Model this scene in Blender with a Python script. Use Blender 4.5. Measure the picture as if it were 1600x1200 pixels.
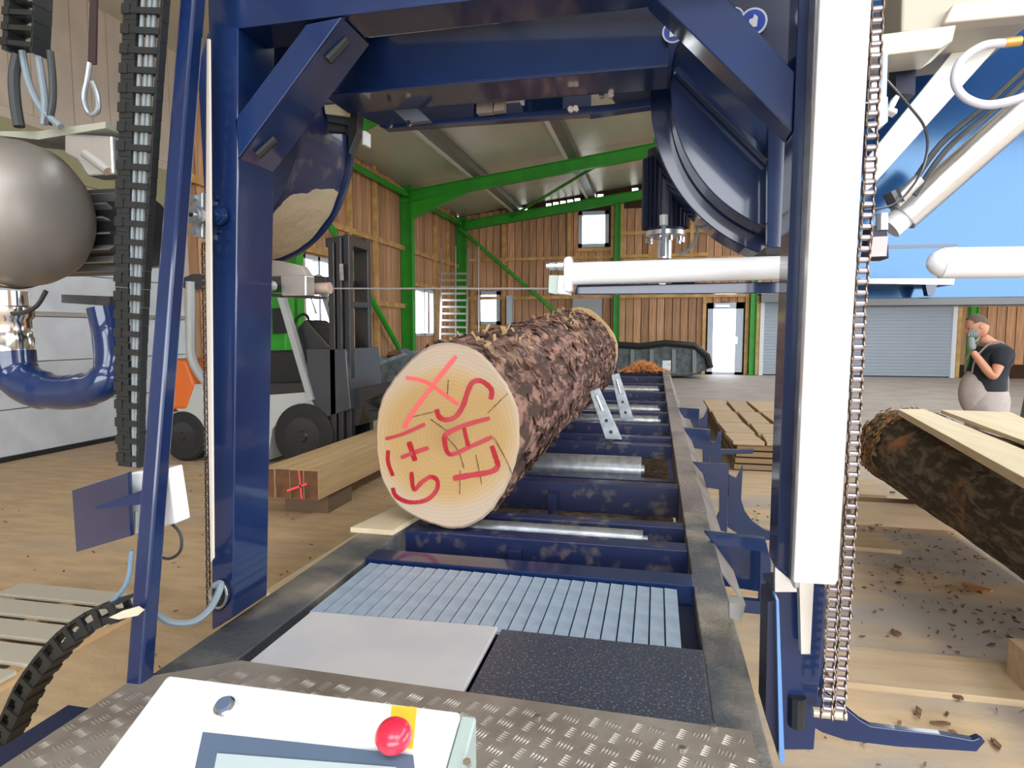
import bpy, bmesh, math, random
from math import *
from mathutils import Vector, Matrix, noise
random.seed(7)
D = bpy.data; COL = bpy.context.scene.collection
for o in list(D.objects): D.objects.remove(o)
SC = bpy.context.scene
# ------------------------------------------------------------ camera
CAM = Vector((0, 0, 1.6)); FP = 1000.0
yaw = atan(226/sqrt(1000**2+82**2)); pit = atan(82/1000)
R_ = Vector((cos(yaw), sin(yaw), 0)); F_ = Vector((-sin(yaw)*cos(pit), cos(yaw)*cos(pit), -sin(pit))); U_ = R_.cross(F_)
cd = D.cameras.new('camera'); cam = D.objects.new('camera', cd); COL.objects.link(cam)
M4 = Matrix((R_, U_, -F_)).transposed().to_4x4(); M4.translation = CAM; cam.matrix_world = M4
cd.sensor_width = 36; cd.lens = 36*FP/1600; cd.clip_start = .05; cd.clip_end = 300
SC.camera = cam
SC.view_settings.view_transform = 'Standard'; SC.view_settings.look = 'None'
SC.view_settings.gamma = 1; SC.view_settings.use_curve_mapping = False
SC.view_settings.exposure = 0.38
# ------------------------------------------------------------ overcast sky
w = D.worlds.new('world'); SC.world = w; w.use_nodes = True
bg = w.node_tree.nodes['Background']; bg.inputs[0].default_value = (.93, .97, 1, 1); bg.inputs[1].default_value = 7
def portal(loc, rot, sx, sy):
    l = D.lights.new('sky_portal', 'AREA'); l.shape = 'RECTANGLE'; l.size = sx; l.size_y = sy; l.cycles.is_portal = True
    o = D.objects.new('sky_portal', l); o.location = loc; o.rotation_euler = rot; COL.objects.link(o)
portal((4.5, -10.9, 2.9), (radians(90), 0, 0), 15.5, 5.4)      # open gable behind the camera
portal((6, 7, 8.2), (0, 0, 0), 2.0, 36)                              # unseen ridge opening, added for light from above
portal((1.2, -3, 7.6), (0, 0, 0), 7, 3.0)                                # unseen roof gap behind the camera, added to light bed and floor
portal((15.9, 3.5, 2.4), (0, radians(90), 0), 4.4, 16)           # unseen opening on the right, added to light the person's side
# ------------------------------------------------------------ pixel -> world on a plane
def ray(x, y): return F_*FP + R_*(x-800) + U_*(600-y)
def pY(x, y, Y): d = ray(x, y); return CAM + d*(Y/d.y)
def pZ(x, y, Z): d = ray(x, y); return CAM + d*((Z-1.6)/d.z)
def pX(x, y, X): d = ray(x, y); return CAM + d*(X/d.x)
V = Vector
# ------------------------------------------------------------ materials
def mat(name, col, rough=.5, metal=0, coat=0, c2=None, scale=8, stretch=(1, 1, 1), thr=(.4, .6), bump=0, bscale=None, rnd=0, coatr=.06, spec=.5, detail=6):
    m = D.materials.new(name); m.use_nodes = True; t = m.node_tree; n = t.nodes; L = t.links
    b = n['Principled BSDF']; b.inputs['Base Color'].default_value = (*col, 1); b.inputs['Roughness'].default_value = rough
    b.inputs['Metallic'].default_value = metal; b.inputs['Coat Weight'].default_value = coat; b.inputs['Coat Roughness'].default_value = coatr
    b.inputs['Coat IOR'].default_value = 1.5
    b.inputs['Specular IOR Level'].default_value = spec
    if name == 'navy_sky_sheen': b.inputs['Specular Tint'].default_value = (.22, .56, 1, 1)  # sky reflection tinted light blue here; the panel paint itself is navy
    out = None
    if c2 or bump:
        tc = n.new('ShaderNodeTexCoord'); mp = n.new('ShaderNodeMapping'); mp.inputs['Scale'].default_value = stretch
        L.new(tc.outputs['Object'], mp.inputs[0])
        nz = n.new('ShaderNodeTexNoise'); nz.inputs['Scale'].default_value = scale; nz.inputs['Detail'].default_value = detail
        L.new(mp.outputs[0], nz.inputs['Vector'])
        if c2:
            r = n.new('ShaderNodeMapRange'); r.inputs[1].default_value = thr[0]; r.inputs[2].default_value = thr[1]
            L.new(nz.outputs['Fac'], r.inputs[0])
            mx = n.new('ShaderNodeMix'); mx.data_type = 'RGBA'; mx.inputs[6].default_value = (*col, 1); mx.inputs[7].default_value = (*c2, 1)
            L.new(r.outputs[0], mx.inputs[0]); out = mx.outputs[2]
        if bump:
            nb = nz
            if bscale:
                nb = n.new('ShaderNodeTexNoise'); nb.inputs['Scale'].default_value = bscale; nb.inputs['Detail'].default_value = 8; L.new(mp.outputs[0], nb.inputs['Vector'])
            bp = n.new('ShaderNodeBump'); bp.inputs['Strength'].default_value = bump; bp.inputs['Distance'].default_value = .02
            L.new(nb.outputs['Fac'], bp.inputs['Height']); L.new(bp.outputs[0], b.inputs['Normal'])
    if rnd:
        oi = n.new('ShaderNodeObjectInfo'); hs = n.new('ShaderNodeHueSaturation'); mr = n.new('ShaderNodeMapRange')
        mr.inputs[3].default_value = 1-rnd; mr.inputs[4].default_value = 1+rnd
        L.new(oi.outputs['Random'], mr.inputs[0]); L.new(mr.outputs[0], hs.inputs['Value'])
        if out: L.new(out, hs.inputs['Color'])
        else: hs.inputs['Color'].default_value = (*col, 1)
        out = hs.outputs[0]
    if out: L.new(out, b.inputs['Base Color'])
    return m
MB = mat('navy_paint', (.0035, .016, .075), .4, coat=1, c2=(.006, .024, .095), scale=3, coatr=.08, spec=.2)
MBD = mat('navy_paint_dusty', (.005, .015, .08), .5, coat=.5, c2=(.2, .17, .14), scale=14, thr=(.56, .8), coatr=.2)
MBK = mat('dark_navy', (.01, .015, .05), .5)
MWH = mat('white_enamel', (.86, .88, .92), .3, coat=.5)
MGAL = mat('galvanised_steel', (.5, .53, .56), .38, metal=.8, c2=(.36, .39, .43), scale=20)
MAL = mat('brushed_aluminium', (.72, .73, .74), .32, metal=.9)
MCHR = mat('bright_steel', (.8, .8, .82), .15, metal=1)
MBLK = mat('black_plastic', (.012, .014, .015), .5)
MBLK2 = mat('black_metal', (.02, .022, .026), .35, coat=.3)
MRUB = mat('tyre_rubber', (.018, .018, .018), .8, bump=.2, scale=30)
MGRN = mat('green_paint', (.03, .36, .02), .45, c2=(.025, .30, .02), scale=2)
MCLAD = mat('larch_cladding', (.60, .345, .195), .75, c2=(.40, .205, .105), scale=2.2, stretch=(6, 6, .5), thr=(.35, .7), rnd=.28)
MSTUD = mat('pale_timber', (.66, .42, .16), .7, c2=(.50, .29, .10), scale=3, stretch=(1, 1, 1))
MBACK = mat('wall_backing', (.07, .03, .018), .9)
MBEI = mat('beige_sheet', (.55, .47, .40), .6, c2=(.48, .42, .36), scale=2)
MDOOR = mat('door_panel_white', (.62, .66, .72), .45, c2=(.55, .59, .65), scale=3)
MGREY = mat('grey_frame', (.50, .58, .70), .45)
MROLL = mat('roller_slat', (.36, .42, .50), .6)
MROOF = mat('roof_sheet', (.74, .73, .64), .38, metal=.35, c2=(.60, .57, .49), scale=.6, stretch=(1, .3, 1), thr=(.3, .7))
MSAW = mat('sawn_wood', (.62, .44, .24), .7, c2=(.50, .33, .16), scale=2.5, stretch=(7, .6, 7), thr=(.3, .7), rnd=.1, bump=.1)
MSAWX = mat('sawn_wood_x', (.54, .41, .27), .7, c2=(.43, .30, .17), scale=2.5, stretch=(.6, 7, 7), thr=(.3, .7), rnd=.1)
MPALE = mat('pale_plank', (.80, .70, .50), .65, c2=(.70, .57, .36), scale=2, stretch=(7, .6, 7), thr=(.3, .7))
MEND = mat('wood_end_grain', (.20, .085, .035), .8, c2=(.10, .045, .022), scale=9, thr=(.35, .65))
MRED = mat('red_spray_paint', (.42, .003, .014), .5)
MPINK = mat('pink_spray_paint', (.95, .10, .10), .5)
MRAIL = mat('dusty_steel', (.075, .085, .10), .5, metal=.2, c2=(.33, .29, .24), scale=5, thr=(.42, .7), bump=.3, bscale=90)
MRAILF = mat('bark_dusted_rail', (.30, .26, .23), .8, c2=(.17, .15, .16), scale=4, stretch=(1, .5, 1), thr=(.4, .65), bump=.4, bscale=60)
MDARKPL = mat('sprinkled_dark_plate', (.035, .045, .075), .4, coat=.25, c2=(.30, .29, .28), scale=180, thr=(.56, .76), coatr=.3, detail=3)
MLIDG = mat('light_grey_lid', (.50, .50, .53), .5, c2=(.56, .55, .56), scale=4)
MDIAM = mat('tread_plate', (.36, .32, .28), .42, metal=.4, c2=(.25, .21, .18), scale=5)
MGRAT = mat('blue_grey_slat', (.36, .45, .57), .38, metal=.15, c2=(.29, .38, .50), scale=16)
MCHAIN = mat('chain_steel', (.30, .24, .20), .4, metal=.7, c2=(.15, .11, .08), scale=60)
MCHPIN = mat('chain_roller', (.40, .36, .40), .3, metal=.9)
MTAPE = mat('cream_guide_strip', (.66, .60, .53), .6)
MHOSE = mat('grey_hose', (.20, .25, .29), .5)
MHOSEB = mat('dark_hose', (.03, .035, .04), .45)
MBEARER = mat('stained_bearer', (.16, .105, .065), .85)
MDUST = mat('sawdust_cake', (.46, .38, .26), .95, bump=.4, scale=30)
MORG = mat('orange_paint', (.75, .16, .02), .45)
MYEL = mat('yellow_label', (.95, .55, .04), .5)
MERED = mat('red_button', (.75, .02, .06), .3, coat=.5)
MSCR = mat('screen_bezel', (.09, .13, .20), .4)
MSCR2 = mat('screen_glass', (.42, .50, .52), .2)
MFORK = mat('forklift_white', (.50, .53, .52), .45)
MSKIN = mat('skin', (.55, .26, .16), .55)
MHAIR = mat('short_hair', (.11, .08, .06), .9)
MSHIRT = mat('navy_black_shirt', (.012, .016, .024), .85)
MTROU = mat('taupe_work_trousers', (.44, .38, .36), .85, c2=(.38, .33, .32), scale=6)
MGLOV = mat('grey_work_glove', (.20, .23, .23), .8)
MSHOE = mat('black_boot', (.02, .018, .016), .6)
MPHONE = mat('blue_white_phone', (.35, .55, .85), .3)
MTUB = mat('dark_grey_tub', (.06, .075, .08), .55, c2=(.12, .14, .15), scale=5)
MFLK = mat('bark_flake', (.13, .065, .035), .85, rnd=.35)
MFLKO = mat('orange_bark_flake', (.48, .19, .06), .85, rnd=.35)
MSPL = mat('pale_splinter', (.68, .47, .24), .8)
MGLASS = D.materials.new('window_glass'); MGLASS.use_nodes = True
_b = MGLASS.node_tree.nodes['Principled BSDF']; _b.inputs['Transmission Weight'].default_value = 1; _b.inputs['Roughness'].default_value = 0; _b.inputs['IOR'].default_value = 1.01; _b.inputs['Base Color'].default_value = (.97, .98, 1, 1)

def floor_mat():
    m = D.materials.new('concrete_sawdust_floor'); m.use_nodes = True; t = m.node_tree; n = t.nodes; L = t.links; b = n['Principled BSDF']
    tc = n.new('ShaderNodeTexCoord')
    def nz(sc, dt=6, st=(1, 1, 1)):
        mp = n.new('ShaderNodeMapping'); mp.inputs['Scale'].default_value = st; L.new(tc.outputs['Object'], mp.inputs[0])
        x = n.new('ShaderNodeTexNoise'); x.inputs['Scale'].default_value = sc; x.inputs['Detail'].default_value = dt; L.new(mp.outputs[0], x.inputs['Vector']); return x.outputs['Fac']
    def rng(s, a, c):
        r = n.new('ShaderNodeMapRange'); r.inputs[1].default_value = a; r.inputs[2].default_value = c; L.new(s, r.inputs[0]); return r.outputs[0]
    def mix(f, a, c):
        x = n.new('ShaderNodeMix'); x.data_type = 'RGBA'; L.new(f, x.inputs[0])
        for i, q in ((6, a), (7, c)):
            if isinstance(q, tuple): x.inputs[i].default_value = (*q, 1)
            else: L.new(q, x.inputs[i])
        return x.outputs[2]
    conc = mix(rng(nz(1.5, 5), .3, .7), (.42, .37, .33), (.32, .28, .25))
    saw = mix(rng(nz(3, 8, (1, 3, 1)), .35, .65), (.60, .44, .26), (.48, .34, .20))
    # sawdust lies near the mill (y<9) and thickest on its left
    sp = n.new('ShaderNodeSeparateXYZ'); L.new(tc.outputs['Object'], sp.inputs[0])
    near = rng(sp.outputs['Y'], 10.5, 6.5); left = rng(sp.outputs['X'], 1.2, -1.2)
    a = n.new('ShaderNodeMath'); a.operation = 'MULTIPLY_ADD'; L.new(left, a.inputs[0]); a.inputs[1].default_value = .75; L.new(rng(nz(.9, 8, (1, 2.2, 1)), .42, .62), a.inputs[2]); a.use_clamp = True
    mu = n.new('ShaderNodeMath'); mu.operation = 'MULTIPLY'; L.new(a.outputs[0], mu.inputs[0]); L.new(near, mu.inputs[1])
    base = mix(mu.outputs[0], conc, saw)
    L.new(base, b.inputs['Base Color']); b.inputs['Roughness'].default_value = .75
    bp = n.new('ShaderNodeBump'); bp.inputs['Strength'].default_value = .25; bp.inputs['Distance'].default_value = .01; L.new(nz(40), bp.inputs['Height']); L.new(bp.outputs[0], b.inputs['Normal'])
    return m
MFLOOR = floor_mat()

def bark_mat(name, c1, c2, c3, ax=(3, 1, 3)):
    m = D.materials.new(name); m.use_nodes = True; t = m.node_tree; n = t.nodes; L = t.links; b = n['Principled BSDF']; b.inputs['Roughness'].default_value = .9
    tc = n.new('ShaderNodeTexCoord'); mp = n.new('ShaderNodeMapping'); mp.inputs['Scale'].default_value = ax; L.new(tc.outputs['Object'], mp.inputs[0])
    def nz(sc, vec): x = n.new('ShaderNodeTexNoise'); x.inputs['Scale'].default_value = sc; x.inputs['Detail'].default_value = 10; x.inputs['Roughness'].default_value = .65; x.inputs['Distortion'].default_value = .6; L.new(vec, x.inputs['Vector']); return x.outputs['Fac']
    def rng(s, a, c): r = n.new('ShaderNodeMapRange'); r.inputs[1].default_value = a; r.inputs[2].default_value = c; L.new(s, r.inputs[0]); return r.outputs[0]
    n1 = nz(5, mp.outputs[0]); n2 = nz(2.2, tc.outputs['Object'])
    x = n.new('ShaderNodeMix'); x.data_type = 'RGBA'; x.inputs[6].default_value = (*c1, 1); x.inputs[7].default_value = (*c2, 1); L.new(rng(n1, .47, .60), x.inputs[0])
    y = n.new('ShaderNodeMix'); y.data_type = 'RGBA'; L.new(x.outputs[2], y.inputs[6]); y.inputs[7].default_value = (*c3, 1); L.new(rng(n2, .58, .70), y.inputs[0])
    L.new(y.outputs[2], b.inputs['Base Color'])
    bp = n.new('ShaderNodeBump'); bp.inputs['Strength'].default_value = .8; bp.inputs['Distance'].default_value = .02; L.new(n1, bp.inputs['Height']); L.new(bp.outputs[0], b.inputs['Normal'])
    return m
MBARK = bark_mat('reddish_bark', (.07, .035, .028), (.36, .20, .155), (.46, .28, .18))
MBARK2 = bark_mat('dark_bark', (.05, .038, .025), (.19, .145, .095), (.40, .18, .07))
def cut_mat():
    m = D.materials.new('cut_log_face'); m.use_nodes = True; t = m.node_tree; n = t.nodes; L = t.links; b = n['Principled BSDF']; b.inputs['Roughness'].default_value = .75
    tc = n.new('ShaderNodeTexCoord'); sp = n.new('ShaderNodeSeparateXYZ'); L.new(tc.outputs['Object'], sp.inputs[0])
    cb = n.new('ShaderNodeCombineXYZ'); L.new(sp.outputs['X'], cb.inputs[0]); L.new(sp.outputs['Z'], cb.inputs[2])
    ln = n.new('ShaderNodeVectorMath'); ln.operation = 'LENGTH'; L.new(cb.outputs[0], ln.inputs[0])
    nz = n.new('ShaderNodeTexNoise'); nz.inputs['Scale'].default_value = 5; nz.inputs['Detail'].default_value = 6; L.new(tc.outputs['Object'], nz.inputs['Vector'])
    ad = n.new('ShaderNodeMath'); ad.operation = 'MULTIPLY_ADD'; L.new(nz.outputs['Fac'], ad.inputs[0]); ad.inputs[1].default_value = .05; L.new(ln.outputs['Value'], ad.inputs[2])
    cr = n.new('ShaderNodeValToRGB'); L.new(ad.outputs[0], cr.inputs[0]); e = cr.color_ramp.elements
    e[0].position = .02; e[0].color = (.34, .20, .075, 1); e[1].position = .37; e[1].color = (.52, .40, .30, 1)
    for p, c in ((.12, (.43, .265, .10, 1)), (.24, (.46, .285, .11, 1)), (.29, (.50, .35, .19, 1)), (.325, (.50, .39, .29, 1))):
        q = e.new(p); q.color = c
    sn = n.new('ShaderNodeMath'); sn.operation = 'SINE'; ml = n.new('ShaderNodeMath'); ml.operation = 'MULTIPLY'; ml.inputs[1].default_value = 420; L.new(ad.outputs[0], ml.inputs[0]); L.new(ml.outputs[0], sn.inputs[0])
    mr = n.new('ShaderNodeMapRange'); mr.inputs[1].default_value = -1; mr.inputs[2].default_value = 1; mr.inputs[3].default_value = .95; mr.inputs[4].default_value = 1.02; L.new(sn.outputs[0], mr.inputs[0])
    hs = n.new('ShaderNodeHueSaturation'); L.new(cr.outputs[0], hs.inputs['Color']); L.new(mr.outputs[0], hs.inputs['Value']); L.new(hs.outputs[0], b.inputs['Base Color'])
    return m
MCUT = cut_mat()
# ------------------------------------------------------------ builders
def thing(name, label, cat, loc=(0, 0, 0), group=None, kind=None):
    o = D.objects.new(name, None); COL.objects.link(o); o.location = loc; o.empty_display_size = .1
    if label: o['label'] = label
    if cat: o['category'] = cat
    if group: o['group'] = group
    if kind: o['kind'] = kind
    return o
def wpos(o):
    p = V(o.location)
    return p + (wpos(o.parent) if o.parent else V((0, 0, 0)))
def link(name, me, parent=None, pos=None):
    """mesh data already relative to pos (world)"""
    o = D.objects.new(name, me); COL.objects.link(o)
    pos = V(pos) if pos is not None else V((0, 0, 0))
    if parent: o.parent = parent; o.location = pos - wpos(parent)
    else: o.location = pos
    return o
def obj(name, bm, m, parent=None, label=None, cat=None, group=None, kind=None, smooth=False, bevel=0, org=None, recalc=True):
    if recalc: bmesh.ops.recalc_face_normals(bm, faces=bm.faces)
    vs = [v.co for v in bm.verts]
    if org is None:
        lo = [min(v[i] for v in vs) for i in range(3)]; hi = [max(v[i] for v in vs) for i in range(3)]
        org = V(((lo[0]+hi[0])/2, (lo[1]+hi[1])/2, (lo[2]+hi[2])/2 if parent else lo[2]))
    org = V(org); bm.transform(Matrix.Translation(-org))
    me = D.meshes.new(name); bm.to_mesh(me); bm.free(); me.materials.append(m)
    if smooth:
        for p in me.polygons: p.use_smooth = True
        try: me.set_sharp_from_angle(angle=radians(40))
        except Exception: pass
    o = link(name, me, parent, org)
    if label: o['label'] = label
    if cat: o['category'] = cat
    if group: o['group'] = group
    if kind: o['kind'] = kind
    if bevel:
        b = o.modifiers.new('bevel', 'BEVEL'); b.width = bevel; b.segments = 2; b.limit_method = 'ANGLE'; b.angle_limit = radians(40)
    return o
def NB(): return bmesh.new()
def box(bm, a, b):
    x0, y0, z0 = a; x1, y1, z1 = b
    v = [bm.verts.new(p) for p in ((x0, y0, z0), (x1, y0, z0), (x1, y1, z0), (x0, y1, z0), (x0, y0, z1), (x1, y0, z1), (x1, y1, z1), (x0, y1, z1))]
    for f in ((0, 1, 2, 3), (4, 5, 6, 7), (0, 1, 5, 4), (1, 2, 6, 5), (2, 3, 7, 6), (3, 0, 4, 7)): bm.faces.new([v[i] for i in f])
    return bm
def prism(bm, pts, ext):
    ext = V(ext); a = [bm.verts.new(p) for p in pts]; b = [bm.verts.new(V(p)+ext) for p in pts]; n = len(a)
    bm.faces.new(a); bm.faces.new(b[::-1])
    for i in range(n): bm.faces.new((a[i], a[(i+1) % n], b[(i+1) % n], b[i]))
    return bm
def pp(bm, px, Y, t): return prism(bm, [pY(x, y, Y) for x, y in px], (0, t, 0))
def ppw(pts, Y, t): return prism(NB(), [V((x, Y, z)) for x, z in pts], (0, t, 0))
def frame(d):
    d = V(d).normalized(); u = d.orthogonal().normalized(); return u, d.cross(u)
def tube(bm, pts, r, n=10, cap=True):
    pts = [V(p) for p in pts]; rr = r if isinstance(r, (list, tuple)) else [r]*len(pts)
    rings = []; u = None
    for i, p in enumerate(pts):
        d = (pts[min(i+1, len(pts)-1)]-pts[max(i-1, 0)]).normalized()
        if u is None: u = d.orthogonal().normalized()
        u = (u - d*u.dot(d)).normalized(); w_ = d.cross(u)
        rings.append([bm.verts.new(p+(u*cos(2*pi*k/n)+w_*sin(2*pi*k/n))*rr[i]) for k in range(n)])
    for i in range(len(rings)-1):
        for k in range(n): bm.faces.new((rings[i][k], rings[i][(k+1) % n], rings[i+1][(k+1) % n], rings[i+1][k]))
    if cap: bm.faces.new(rings[0][::-1]); bm.faces.new(rings[-1])
    return bm
def spline(P, k=6):
    P = [V(p) for p in P]; out = []
    for i in range(len(P)-1):
        a, b, c, d = P[max(i-1, 0)], P[i], P[i+1], P[min(i+2, len(P)-1)]
        for j in range(k):
            t = j/k; out.append(.5*((2*b)+(c-a)*t+(2*a-5*b+4*c-d)*t*t+(3*b-a-3*c+d)*t**3))
    return out+[P[-1]]
def cyl(bm, a, b, r, n=16): return tube(bm, [a, b], r, n)
def lathe(bm, prof, org, axis, n=28):
    org = V(org); ax = V(axis).normalized(); u, w_ = frame(ax); rings = []
    for h, r in prof: rings.append([bm.verts.new(org+ax*h+(u*cos(2*pi*k/n)+w_*sin(2*pi*k/n))*max(r, 1e-4)) for k in range(n)])
    for i in range(len(rings)-1):
        for k in range(n): bm.faces.new((rings[i][k], rings[i][(k+1) % n], rings[i+1][(k+1) % n], rings[i+1][k]))
    bm.faces.new(rings[0][::-1]); bm.faces.new(rings[-1])
    return bm
def bar(bm, a, b, wx, wy, up=(0, 1, 0)):
    """rectangular bar from a to b; wy thickness along 'up', wx across"""
    a, b = V(a), V(b); d = (b-a).normalized(); u = V(up); u = (u-d*u.dot(d)).normalized(); s = d.cross(u)
    q = [a+s*wx/2*i+u*wy/2*j for i, j in ((-1, -1), (1, -1), (1, 1), (-1, 1))]
    return prism(bm, q, b-a)
def bolt(bm, p, ax, r=.008, h=.008): return lathe(bm, [(0, r), (h, r)], p, ax, 6)
# ============================================================ SETTING
XL = -7.84; YB = 25.0
def roofz(x): return 6.18+.13*(min(x, 6)-XL) - .13*max(0, x-6)
obj('ground', box(NB(), (-60, -60, -.12), (60, 80, -.02)), mat('yard_gravel', (.30, .29, .27), .9, c2=(.22, .21, .2), scale=2), kind='structure')
obj('floor', box(NB(), (XL-.2, -11, -.1), (16.2, YB+.2, 0)), MFLOOR, kind='structure', org=(0, 0, 0))
def wall_boxes(u0, u1, z0, z1, holes):
    us = sorted({u0, u1, *[min(max(h[0], u0), u1) for h in holes], *[min(max(h[1], u0), u1) for h in holes]}); out = []
    for a, b in zip(us, us[1:]):
        m_ = (a+b)/2; hs = sorted((h[2], h[3]) for h in holes if h[0] < m_ < h[1]); z = z0
        for p, q in hs:
            if p > z: out.append((a, b, z, p))
            z = max(z, q)
        if z < z1: out.append((a, b, z, z1))
    return out
# openings: back wall in (x0,x1,z0,z1)
BH = {'w1': (-7.05, -6.12, 1.87, 3.2), 'w2': (-3.0, -1.85, 4.82, 6.18), 'door': (1.85, 3.1, 0, 2.66), 'roll': (3.75, 10.0, 0, 2.9)}
BHL = list(BH.values()) + [(x, x+.22, 6.43+.13*(x+4.3), 6.58+.13*(x+4.3)) for x in (-5.25, -4.3, -4.02, -3.74, -3.46, -3.18, -2.3, -1.0)]
bm = NB()
for a, b, z0, z1 in wall_boxes(XL, 16, 0, 8.3, BHL): box(bm, (a, YB+.05, z0), (b, YB+.2, z1))
wb = obj('wall_back', bm, MBACK, kind='structure')
LH = [(13.2, 15.3, 1.6, 3.35), (20.0, 21.9, 1.45, 3.05)]
bm = NB()
for a, b, z0, z1 in wall_boxes(9.6, YB, 0, 6.4, LH): box(bm, (XL-.2, a, z0), (XL-.05, b, z1))
wl = obj('wall_left', bm, MBACK, kind='structure')
bm = box(NB(), (XL-.2, -11, 0), (XL, 3.4, 6.4)); box(bm, (XL-.2, 3.4, 3.55), (XL, 9.6, 6.4)); box(bm, (XL-.2, 9.4, 0), (XL, 9.6, 3.55))
obj('wall_left_front', bm, MBEI, kind='structure')
bm = NB()
for k in range(20): box(bm, (XL, 3.6+k*.3, 4.35), (XL+.012, 3.6+k*.3+.285, 6.25))
wf = obj('trim_1', bm, MBEI, kind='structure')
obj('trim_2', box(NB(), (XL, 3.0, 3.62), (XL+.06, 9.6, 4.2)), mat('olive_band', (.30, .29, .17), .6), kind='structure')
# rear gable: an open front with posts only, right side wall with a wide opening added for light
bm = box(NB(), (XL-.2, -11.1, 0), (-3.4, -10.95, 8.2)); box(bm, (-3.4, -11.1, 5.6), (16.2, -10.95, 8.2)); box(bm, (12.3, -11.1, 0), (16.2, -10.95, 5.6))
obj('wall_front', bm, MBACK, kind='structure')
bm = box(NB(), (16, -11, 0), (16.15, -4.5, 8.2)); box(bm, (16, 11.5, 0), (16.15, YB, 8.2)); box(bm, (16, -4.5, 4.6), (16.15, 11.5, 8.2))
obj('wall_right', bm, MCLAD, kind='structure')
# boards
def board_mesh(wd, h):
    bm = box(NB(), (-wd/2, -.012, -h/2), (wd/2, .012, h/2)); me = D.meshes.new('board'); bmesh.ops.recalc_face_normals(bm, faces=bm.faces); bm.to_mesh(me); bm.free(); me.materials.append(MCLAD); return me
cache = {}
def bmesh_for(wd, h):
    k = (round(wd, 2), round(h, 1))
    if k not in cache: cache[k] = board_mesh(wd, h)
    return cache[k]
def clad(wall, horiz, u0, u1, zt, holes, wd):
    u = u0; c = 0
    while u < u1-.05:
        m_ = u+wd/2
        for a, b, z0, z1 in wall_boxes(u, u+wd, .45, zt(m_), [h for h in holes if h[0] < m_ < h[1]] and [(u-1, u+wd+1, h[2], h[3]) for h in holes if h[0] < m_ < h[1]]):
            if z1-z0 < .1: continue
            me = bmesh_for(wd-.025, z1-z0)
            d = .018*((c*7) % 3)/2
            pos = V((m_, YB+.03-d, (z0+z1)/2)) if horiz else V((XL-.03+d, m_, (z0+z1)/2))
            o = link('board', me, wall, pos)
            if not horiz: o.rotation_euler = (0, 0, pi/2)
        u += wd; c += 1
clad(wb, True, XL, 15.9, lambda x: roofz(x)-.02, list(BH.values())+[(-5.3, -.7, 6.25, 8)], .29)
clad(wl, False, 9.6, YB, lambda x: roofz(XL)-.02, LH, .27)
# plinth
obj('baseboard_back', box(NB(), (XL, YB-.06, 0), (1.8, YB+.05, .5)), mat('grey_plinth', (.13, .14, .15), .8), kind='structure')
obj('baseboard_left', box(NB(), (XL-.05, 9.6, 0), (XL+.06, YB, .5)), D.materials['grey_plinth'], kind='structure')
# studs and girts
def stud(a, b, i=[2], m=MSTUD):
    i[0] += 1; obj('trim_%d' % i[0], box(NB(), a, b), m, kind='structure')
for z, x0, x1 in ((4.44, XL, 1.8), (2.93, XL, 3.7), (.62, XL, 1.75), (5.3, -1.3, 3.4), (4.3, -1.3, 3.4), (2.93, 3.3, 12), (4.6, 3.4, 12)):
    stud((x0, YB-.10, z-.06), (x1, YB, z+.06))
for x, z0, z1 in ((-5.95, .5, 6.3), (-3.35, 3, 6.5), (-3.1, .5, 2.9), (-1.7, 4.4, 6.7), (-1.35, 4.4, 6.8), (1.72, 0, 2.9), (3.22, 0, 2.9), (-7.25, 1.6, 3.3), (-.3, 2.9, 6.9), (1.2, 2.9, 7), (10.15, 0, 5), (3.6, 0, 2.9), (12.5, 0, 5)):
    stud((x-.06, YB-.11, z0), (x+.06, YB-.001, z1))
for z in (4.2, 2.4, .62, 5.95): stud((XL, 9.6, z-.07), (XL+.1, YB, z+.07)) if z != 2.4 else [stud((XL, a, z-.07), (XL+.1, b, z+.07)) for a, b in ((9.6, 13.1), (15.4, 19.9), (22, 25))]
for y in (11.2, 13.05, 15.45, 17, 19.85, 22.05, 23.5): stud((XL, y-.06, .5), (XL+.11, y+.06, 6.2))
stud((XL, 13.1, 3.4), (XL+.1, 15.4, 3.55)); stud((XL, 13.1, 1.44), (XL+.1, 15.4, 1.58)); stud((-7.2, YB-.1, 1.72), (-6, YB, 1.85)); stud((-3.1, YB-.1, 4.66), (-1.75, YB, 4.79)); stud((XL, 19.9, 3.1), (XL+.1, 22, 3.22))
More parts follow.
